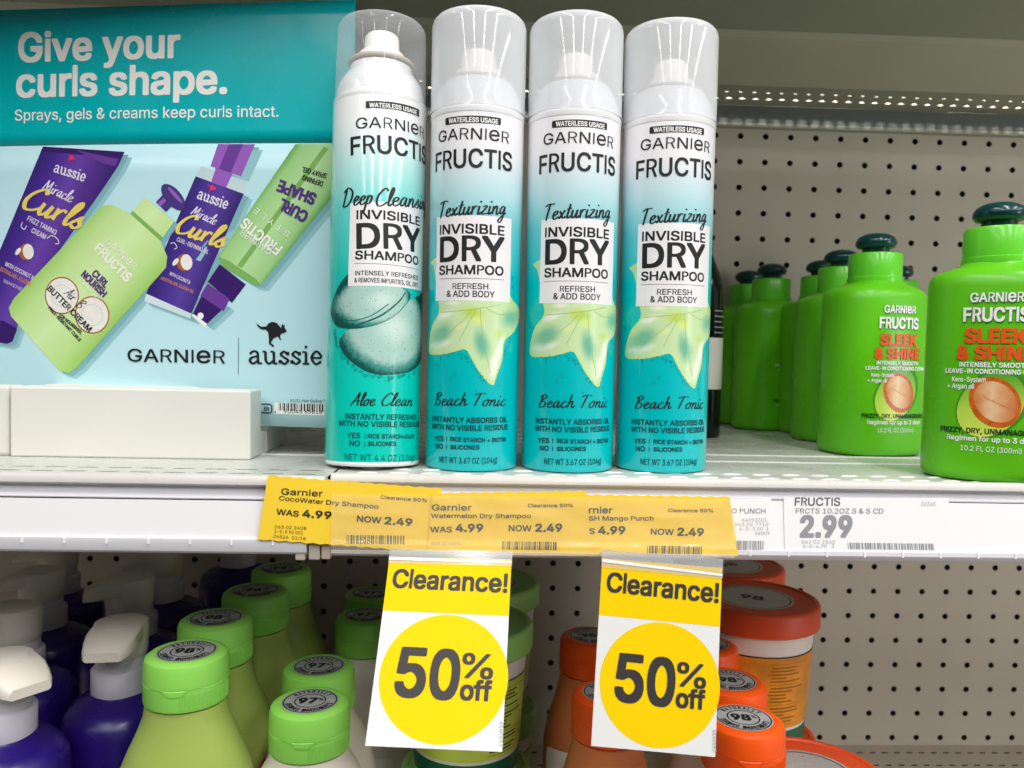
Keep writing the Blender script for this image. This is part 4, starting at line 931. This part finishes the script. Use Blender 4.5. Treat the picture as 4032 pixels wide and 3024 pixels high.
b = [(11.86,-32.07),(38.44,-32),(38.35,-28.03)]; d.barcode(b[0][0], b[0][1], b[1][0], b[2][1], 0, 40, 3, 5)
d.build('lettering', ['ink', 'greyink'], on_front(373.5), p_)
c = [(42,-5.235),(121.4,-5.411),(126.4,-34.2),(45.02,-34.39)]
t, p_ = slab('price_label', [c[0]] + zigzag(c[0], c[1]) + [c[1], c[2], c[3]], 374.3, 'amber', 'yellow mango price label tucked under the watermelon one, beside the white label', 'price label', 'yellow markdown price labels')
d = D2(.06)
d.text('rnier', [(53.15,-14.06),(64.59,-14.03)], 3.0, 0, .04); d.text('SH Mango Punch', [(53.24,-17.68),(84.58,-17.28)], 2.1, 0, .03); d.text('S', [(53.52,-24.11),(56.2,-24.08)], 2.6, 0, .04); d.text('4.99', [(57.84,-24.17),(71.05,-24.01)], 3.6, 0, .07)
d.text('Clearance 50%', [(91.51,-13.09),(113.6,-12.92)], 1.6, 0, .03); d.text('NOW', [(83.36,-24.1),(94.64,-24.2)], 2.8, 0, .04); d.text('2.49', [(96.3,-24.41),(109.3,-24.49)], 3.6, 0, .07)
b = [(81.87,-34.22),(108.1,-34.16),(108,-29.45)]; d.barcode(b[0][0], b[0][1], b[1][0], b[2][1], 0, 40, 3, 6)
d.build('lettering', ['ink'], on_front(374.3), p_)
c = [(122.9,-8.26),(145.9,-7.636),(147.6,-35.31),(125.9,-35.71)]
t, p_ = slab('price_label', c, 384.95, 'strip', 'narrow white price label half covered by the yellow mango one', 'price label')
d = D2(.06)
d.text('O PUNCH', [(126.1,-15.42),(143.2,-15.2)], 2.4, 0, .02); d.text('K4953301', [(131.6,-19.49),(143.8,-19.34)], 1.7, 1); d.text('063 02 7710', [(127.8,-21.77),(144.8,-21.56)], 1.7, 1); d.text('4-5-3.90  1', [(130.2,-23.97),(145,-23.79)], 1.7, 1); d.text('58009', [(138.1,-26.18),(145.6,-26.09)], 1.7, 1)
b = [(129,-34.13),(142.7,-34.13),(142.6,-29.05)]; d.barcode(b[0][0], b[0][1], b[1][0], b[2][1], 0, 30, 3, 7) if False else None
d.build('lettering', ['greyink', 'palegreyink'], on_front(384.95), p_); d = D2(.06); d.barcode(b[0][0], b[0][1], b[1][0], b[2][1], 0, 30, 3, 7); d.build('barcode_print', ['greyink'], on_front(384.95), p_)
c = [(152.1,-7.243),(236.4,-6.384),(238.4,-34.78),(153.8,-35.4)]
t, p_ = slab('price_label', c, 384.95, 'strip', 'long white shelf price label with a large grey price, under the green bottles', 'price label')
d = D2(.06)
d.text('FRUCTIS', [(157.8,-11.08),(180.9,-10.85)], 4.0, 2, .03); d.text('FRCTS 10.2OZ S & S CD', [(158.5,-15),(203.1,-14.49)], 2.5, 0, .02); d.text('2.99', [(160.9,-26.6),(187.6,-26.36)], 10.2, 0, .07); d.text('26368', [(222.2,-10.45),(229.6,-10.35)], 2.2, 1)
d.text('063 02 2860', [(162,-30.21),(179,-30.02)], 1.8, 1); d.text('4-5-4.90   3', [(162.7,-32.37),(178.6,-32.19)], 1.8, 1)
b = [(185.8,-32.72),(229.7,-32.54),(229.6,-29.43)]; d.build('lettering', ['greyink', 'palegreyink', 'midgrey'], on_front(384.95), p_); d = D2(.06); d.barcode(b[0][0], b[0][1], b[1][0], b[2][1], 0, 60, 3, 8, -.4); d.build('barcode_print', ['greyink'], on_front(384.95), p_)
# clear cover over the labels, slightly rippled
def cover():
    c = [(-69.13,-6.335),(124,-3.614),(124.9,-33.27),(-70.13,-35.43)]
    x0, x1, z0, z1 = c[0][0], c[1][0], c[2][1], c[0][1]; mb = MB(); nx, nz = 90, 36; rr = random.Random(2)
    ph = [(rr.uniform(.05, .22), rr.uniform(-.3, .3), rr.uniform(0, 6), rr.uniform(.1, .28)) for _ in range(5)]
    def Y(x, z): return 372.6 - 1.5 * math.exp(-((z - z0 - 3.2) / 1.6) ** 2) - .8 * math.exp(-((z - z1 + 9) / 2.2) ** 2) * (.5 + .5 * math.sin(x * .09)) + sum(a * math.sin(x * k + z * l * 2 + p) for k, l, p, a in ph) * (1 if True else 0)
    v = [(x0 + (x1 - x0) * i / nx - (12 if False else 0), Y(x0 + (x1 - x0) * i / nx, z0 + (z1 - z0) * j / nz), z0 + (z1 - z0) * j / nz) for j in range(nz + 1) for i in range(nx + 1)]
    f = [(j * (nx + 1) + i, j * (nx + 1) + i + 1, (j + 1) * (nx + 1) + i + 1, (j + 1) * (nx + 1) + i) for j in range(nz) for i in range(nx)]
    mb.add(v, f, 0, True)
    mb.box(x0, x1, 371.6, 373.0, z0 - 1.0, z0 + .2, 1)
    o = mb.build('label_cover', ['cover', 'holder'], None, 60)
    return tag(o, 'rippled clear plastic strip covering the yellow price labels on the rail', 'label cover')
cover()

# ================================================================== HANGING CLEARANCE TAGS
def hang_tag(name, P, label, hol):
    """P: top left, top right, bottom right, bottom left corners in metres"""
    tl, tr, br, bl = [Vector(p) * 1000 for p in P]
    e1 = (tr - tl).normalized(); n = e1.cross((bl - tl)).normalized(); e2 = n.cross(e1)
    if n.y > 0: n = -n
    up = e1.cross(n)
    if up.z < 0: up = -up
    w = (tr - tl).length; h = (bl - tl).length; sx, sy = w / 57.7, h / 81.6
    curl = lambda t: 1.3 * (t / 82.) ** 2 * 1.0
    def fn(s, t, hh): return tuple(tl + e1 * (s * sx) + up * (t * sy) + n * (hh + curl(t)))
    t = thing(name, label, 'price tag', (0, 0, 0), 0, 'hanging clearance tags')
    def plate(z0, z1, nm, m, h0=0, x0=0, x1=57.7):
        d = D2(0); k = 8
        for i in range(k): d.tri([(x0, z0 + (z1 - z0) * i / k), (x1, z0 + (z1 - z0) * i / k), (x1, z0 + (z1 - z0) * (i + 1) / k), (x0, z0 + (z1 - z0) * (i + 1) / k)], [(0, 1, 2, 3)], 0, h=h0)
        o = d.build(nm, [m], fn, t)
        so = o.modifiers.new('thickness', 'SOLIDIFY'); so.thickness = .0005; so.offset = 0
        return o
    card = plate(-81.6, 0, 'card', 'tagwhite')
    d = D2(.32)
    d.tri([(0, 0), (57.7, 0), (57.7, -26.0), (0, -25.2)], [(0, 1, 2, 3)], 0)
    c = [(30.46,-53.14)][0]; d.ell(c[0], c[1], 28.3, 26.9, 0, 0, 0, 72)
    d.build('yellow_print', ['yellow'], fn, card, step=6)
    d = D2(.5)
    d.text('Clearance!', [(2.754,-14.38),(56.53,-15.37)], 8.3, 0, .045)
    d.text('5', [(9.23,-61.13),(22.97,-61.33)], 19.6, 0, .048); d.text('0', [(24.27,-61.52),(37.67,-61.72)], 19.6, 0, .048); d.text('%', [(38.2,-52.85),(52.08,-53.07)], 10.0, 0, .03); d.text('off', [(38.27,-61.87),(52.14,-61.9)], 7.6, 0, .06)
    d.text('4540563', [(55.92,-70.06),(56.43,-79.52)], 1.7, 1, .0)
    d.build('lettering', ['ink', 'greyink'], fn, card, step=6)
    # clear spring holder gripping the top edge and reaching up behind the rail lip
    mb = MB()
    for off, z0, z1 in ((.7, -3.2 - hol, 4), (-.7, -3.2, 4)):
        v = [fn(x, z, off) for x, z in ((-.3, z0 + hol * .5 if off > 0 else z0), (58, z0), (58, z1), (-.3, z1))]; mb.add(v, [(0, 1, 2, 3)])
    a = fn(-.3, 4, .7); b = fn(58, 4, .7)
    mb.add([a, b, (b[0], 381, -36.8), (a[0], 381, -36.8)], [(0, 1, 2, 3)])
    mb.build('clear_holder', ['holder'], t)
    d = D2(.8); d.tri([(0, -.2), (57.7, -1.0 - hol), (57.7, -2.0 - hol), (0, -1.6)], [(0, 1, 2, 3)], 0); d.build('holder_edge', ['lips'], fn, t, step=8)
    return t
hang_tag('clearance_tag', [(-0.04132, 0.37077, -0.03551), (0.01596, 0.36353, -0.03433), (0.01345, 0.32056, -0.10368), (-0.04383, 0.32779, -0.10486)], 'yellow and white clearance tag hanging above the green lidded tubs', 0)
hang_tag('clearance_tag', [(0.05899, 0.36683, -0.03406), (0.11503, 0.36241, -0.03692), (0.10983, 0.3484, -0.11957), (0.05379, 0.35282, -0.11671)], 'yellow and white clearance tag hanging beside the orange caps and tubs', 1.6)

# ================================================================== BOTTLES ON THE SHELF BELOW
def seal(parent, z, r, num, m='silver'):
    d = D2(.05)
    d.ell(0, 0, r, r, 0, 0, n=40); d.ringe(0, 0, r * .95, r * .95, r * .05, 1, 1); d.ringe(0, 0, r * .56, r * .56, r * .05, 1, 1)
    d.text(num, [(-r * .42, -r * .2), (r * .26, -r * .2)], r * .42, 1, .09, 2); d.text('%', [(r * .28, r * .0), (r * .46, r * .0)], r * .2, 1, .05, 2)
    for word, a0, a1, flip in (('NATURALLY', 148, 32, 1), ('DERIVED INGREDIENTS', 195, 345, -1)):
        for i, ch in enumerate(word):
            if ch == ' ': continue
            a = R_(a0 + (a1 - a0) * (i + .5) / len(word)); rad = r * (.66 if flip > 0 else .86)
            cx, cy = rad * math.cos(a), rad * math.sin(a); tx, ty = (math.sin(a) * flip, -math.cos(a) * flip); hw = r * .055
            d.text(ch, [(cx - tx * hw, cy - ty * hw), (cx + tx * hw, cy + ty * hw)], r * .2, 1, .06, 2)
    return d.build('seal_sticker', [m, 'black'], on_disc(z), parent)
def flip_bottle(kind, H, capm, bodym, num, label, loc, rz, group, labelm=None, shape=0, bw=1, lw=24):
    """squeeze bottle with a flip cap; H: height of the cap's top above its deck (mm)"""
    t = thing('flip_cap_bottle', label, 'bottle', loc, R_(rz), group)
    h = H - 25.5
    if shape == 0: prof = [(30, 19, .4), (33, 22, 3), (34, 23, 20), (34.5, 23.5, 90), (36, 24.5, h - 62), (35.6, 24.2, h - 48), (33, 23, h - 36), (28.5, 21.5, h - 25), (24, 20.2, h - 15), (21, 19.6, h - 7), (20.3, 19.5, h - 2), (20.1, 19.5, h)]
    else: prof = [(30, 19, .4), (33, 22, 3), (34, 23, 20), (34.5, 24, 90), (35, 25, h - 48), (34, 25, h - 36), (31, 24.2, h - 24), (26, 22.5, h - 12), (22.5, 21, h - 6), (20.6, 20.4, h - 3), (20.2, 20.2, h)]
    mb = MB(); mb.oval([(a if a < 22 else 20.3 + (a - 20.3) * bw, b, z) for a, b, z in prof], 64, ex=2.15); body = mb.build('body', [bodym], t, 60)
    z = H
    mb = MB(); mb.lathe([(19.6, z - 25), (20.9, z - 24.4), (21.2, z - 23), (21.25, z - 13.6), (20.9, z - 13.2), (21.2, z - 12.8), (21.1, z - 4.6), (20.3, z - 2), (18.4, z - .6), (16.2, z - .1), (15.2, z - .4), (.1, z - .5)], 64, 0)
    # thumb notch arc on the front and fine grip ribs below it
    for k in range(26):
        a = -math.pi / 2 + R_(8 + 3.1 * k); c_, s_ = math.cos(a), math.sin(a)
        p = [(21.25 * c_ - .25 * s_, 21.25 * s_ + .25 * c_), (21.25 * c_ + .25 * s_, 21.25 * s_ - .25 * c_), (21.55 * c_ + .12 * s_, 21.55 * s_ - .12 * c_), (21.55 * c_ - .12 * s_, 21.55 * s_ + .12 * c_)]
        mb.rings([[(x, y, zz) for x, y in p] for zz in (z - 23, z - 15.5)], 0, True, True, False)
    lid = mb.build('flip_cap', [capm], t, 35)
    d = D2(.06); arc = [(21.2 * R_(-38 + 4 * i) , z - 12.4 - 3.2 * math.exp(-((i - 9.5) / 3.6) ** 4)) for i in range(20)]
    d.line(arc, .9, 0, 0); d.build('thumb_notch', [capm], on_cyl(21.7), lid)
    seal(lid, z - .45, 15.0, num)
    if labelm:
        d = D2(.2); d.rrect(-lw, 40, lw, h - (68 if bw == 1 else 47), 5, 0); d.build('label', [labelm], on_oval(20.3 + (36.2 - 20.3) * bw, 24.7, 2.15), body, step=3)
    return t
GC = 'lime capped green bottles below the left shelf'
g1 = flip_bottle(0, 236, 'lime', 'avocado', '98', 'front avocado green bottle, lime cap with sharp seal, beside the purple pump bottles', (-.151, .4135, -.3329), 4, 'lime capped avocado green bottles', 'red')
for x, y, lb in ((-.1535, .466, 'avocado green bottle second in its row, lime cap just behind the front one'), (-.146, .521, 'avocado green bottle third in its row, its lime cap in half shade'), (-.1425, .575, 'rearmost avocado green bottle, dim lime cap right under the shelf')):
    gx = dup(g1, (x, y, -.3329), R_(4), lb)
    if y < .48:
        d = D2(.25); d.poly([(24, 60), (52, 60), (52, 172), (40, 166), (28, 150)], 0); d.build('side_label', ['red'], on_oval(36.6, 24.9, 2.15), [c for c in KIDS(gx) if c.name.startswith('body')][0], step=3)
g2 = flip_bottle(1, 207, 'lime', 'cream', '97', 'front cream bottle with lime cap, lowest of the lime caps near the tag', (-.088, .4195, -.3329), 2, 'lime capped cream bottles', 'jarwhite', 1)
for x, y, lb in ((-.0932, .4675, 'cream bottle with lime cap directly behind the front cream bottle'), (-.079, .560, 'cream bottle in deep shade, dim lime cap beside the clearance tag'), (-.082, .612, 'hindmost cream bottle, its dark lime cap barely showing over the shaded one')):
    dup(g2, (x, y, -.3329), R_(2), lb)
o1 = flip_bottle(1, 209, 'orange', 'cream', '98', 'front bottle with bright orange cap and sharp round seal beside the tag', (.1395, .397, -.3329), -8, 'orange capped bottles', 'jarwhite', 1)
dup(o1, (.1475, .4445, -.3329), R_(-8), 'bottle with orange cap right behind the front orange capped one')
dup(o1, (.150, .503, -.3329), R_(-8), 'third bottle with orange cap, half hidden by the tag under the big tub')
o2 = flip_bottle(0, 200, 'orange', 'orangebody', '98', 'orange brown bottle with shaded orange cap left of the second tag, at the back', (.080, .541, -.3329), 6, 'orange bottles behind the second tag', 'jarwhite', 0, .72, 38)
dup(o2, (.0775, .448, -.3329), R_(0), 'orange brown bottle mostly behind the second tag, body showing below it')

# white pump lotion bottles
def lotion(label, loc, rz, group):
    t = thing('lotion_pump_bottle', label, 'pump bottle', loc, R_(rz), group)
    mb = MB(); mb.oval([(30, 26, .4), (33, 29, 3), (34, 30, 10), (34, 30, 176), (33, 29, 183), (30, 26, 188), (24, 22, 191), (17, 17, 193), (15.5, 15.5, 195)], 64, ex=2.2); mb.build('body', ['purple'], t, 50)
    mb = MB(); mb.lathe([(15.6, 193.5), (16, 195), (16, 207.5), (15.2, 208.6), (13.6, 209), (13.4, 214), (12.6, 215.5)], 48); mb.build('collar', ['pumpgrey'], t)
    # head: a drum with a broad beak that slopes away to one side
    mb = MB(); mb.lathe([(12.8, 214), (14.2, 216), (14.6, 220), (14.9, 232), (14.2, 234.4), (11, 235.4), (.1, 235.6)], 40)
    L = []
    for x, hw, zt, zb in ((0, 13.6, 235.4, 226), (8, 13.8, 235.2, 224.5), (16, 13.6, 233.8, 223.6), (22, 12.8, 231.2, 222.6), (27, 11.6, 228.6, 222), (30, 9.8, 226.8, 221.6)):
        L.append([(x, -hw, zb + .8), (x, -hw + 1.4, zb), (x, hw - 1.4, zb), (x, hw, zb + .8), (x, hw, zt - 2), (x, hw - 2, zt), (x, -hw + 2, zt), (x, -hw, zt - 2)])
    mb.rings(L, 0, True, True)
    mb.build('pump_head', ['pump'], t, 45)
    return t
lp = lotion('purple lotion bottle at the corner of the frame, its cream beak towards the green bottle', (-.2425, .408, -.3329), -36, 'purple lotion bottles with cream pumps')
for x, y, rz, lb in ((-.2065, .462, -84, 'purple lotion bottle whose cream pump beak faces the camera beside the front avocado bottle'),
                     (-.2395, .553, -158, 'purple lotion bottle behind the facing pump, its beak reaching sideways'), (-.250, .632, -165, 'dim lotion bottle behind the avocado caps with beak tip right under the shelf'),
                     (-.2805, .486, 178, 'lotion bottle with drum shaped pump end behind the corner bottle'), (-.309, .567, -172, 'third lotion bottle from the corner, in shade with beak pointing away'), (-.340, .648, -168, 'last lotion bottle of the corner row, nearly black under the shelf'),
                     (-.222, .735, -150, 'rearmost pump head in the dark by the pegboard behind the avocado bottles')):
    dup(lp, (x, y, -.3329), R_(rz), lb)

# tubs of hair mask
def tub(label, loc, H, lidm, topm, labm, num, group, rz=0, R=44., bodyH=None, words=None, sealm='silver'):
    t = thing('hair_mask_tub', label, 'tub', loc, R_(rz), group)
    zb = H - 15.5; Rb = R - 3.2
    mb = MB(); mb.lathe([(Rb - 7.4, .3), (Rb - 6.2, 1), (Rb - 5.6, 3), (Rb - .9, zb - 5), (Rb - .2, zb - 1), (Rb - .6, zb + 1)], 72); body = mb.build('body', ['jarwhite'], t)
    mb = MB(); mb.lathe([(R - .8, zb - .4), (R, zb + .4), (R, H - 2.2), (R - .7, H - .7), (R - 2, H), (R - 4.2, H), (R - 5, H - 1), (.1, H - 1.1)], 80); lid = mb.build('lid', [lidm], t)
    d = D2(.05); d.ringe(0, 0, R - 6, R - 6, 9, 0, 0, n=60); d.ell(0, 0, R - 17, R - 17, 1, 1, n=50); d.ringe(0, 0, R - 19, R - 19, .9, 2, 2, n=50); d.text(num, [(-9, -5), (7, -5)], 9, 2, .08, 3)  # seal and number are print; on orange lids the outer ring is painted-in shading
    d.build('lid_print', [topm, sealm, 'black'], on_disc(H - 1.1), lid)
    def wall(s, tt, h):
        r = Rb - 5.6 + 4.7 * max(0, min(1, (tt - 3) / (zb - 8))) + .25 + h
        return (r * math.sin(s / Rb), -r * math.cos(s / Rb), tt)
    d = D2(.05)
    d.rect(-62, 17, 70, zb - 14, 0); d.rect(-80, 3.5, 80, 15, 1); d.line([(-62, zb - 13.4), (70, zb - 13.4)], .9, 2, 1)
    if words:
        for w_, s0, s1, z, hh, mm in words: d.text(w_, [(s0, z), (s1, z)], hh, mm, .07, 3)
    for k in range(19): d.line([(16 + (k * 5) % 3, zb - 18 - k * 2.3), (46 - (k * k * 7) % 19, zb - 18 - k * 2.3)], 1.0 if k % 6 else .3, 4 if labm == 'jarlabel' else 2, 1)
    d.build('label_print', [labm, 'jargreen', 'darkgreenink', 'red', 'brownink'], wall, body, step=3)
    return t
OT = 'orange lidded tubs'; GT = 'green lidded tubs'
h1 = 94.5
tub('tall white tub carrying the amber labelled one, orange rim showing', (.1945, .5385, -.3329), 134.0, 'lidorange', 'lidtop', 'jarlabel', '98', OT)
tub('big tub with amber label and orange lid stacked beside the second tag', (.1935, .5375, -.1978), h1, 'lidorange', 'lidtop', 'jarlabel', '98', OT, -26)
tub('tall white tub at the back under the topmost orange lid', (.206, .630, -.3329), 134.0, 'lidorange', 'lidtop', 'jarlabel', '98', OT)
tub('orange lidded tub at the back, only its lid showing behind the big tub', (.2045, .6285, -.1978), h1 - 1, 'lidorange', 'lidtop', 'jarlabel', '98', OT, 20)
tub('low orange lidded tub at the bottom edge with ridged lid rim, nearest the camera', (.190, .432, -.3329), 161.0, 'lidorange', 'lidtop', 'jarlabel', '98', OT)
wd = [('TREAT', -16, 16, 48, 6.5, 2), ('HAIR MASK', -17, 17, 38, 5.2, 3)]
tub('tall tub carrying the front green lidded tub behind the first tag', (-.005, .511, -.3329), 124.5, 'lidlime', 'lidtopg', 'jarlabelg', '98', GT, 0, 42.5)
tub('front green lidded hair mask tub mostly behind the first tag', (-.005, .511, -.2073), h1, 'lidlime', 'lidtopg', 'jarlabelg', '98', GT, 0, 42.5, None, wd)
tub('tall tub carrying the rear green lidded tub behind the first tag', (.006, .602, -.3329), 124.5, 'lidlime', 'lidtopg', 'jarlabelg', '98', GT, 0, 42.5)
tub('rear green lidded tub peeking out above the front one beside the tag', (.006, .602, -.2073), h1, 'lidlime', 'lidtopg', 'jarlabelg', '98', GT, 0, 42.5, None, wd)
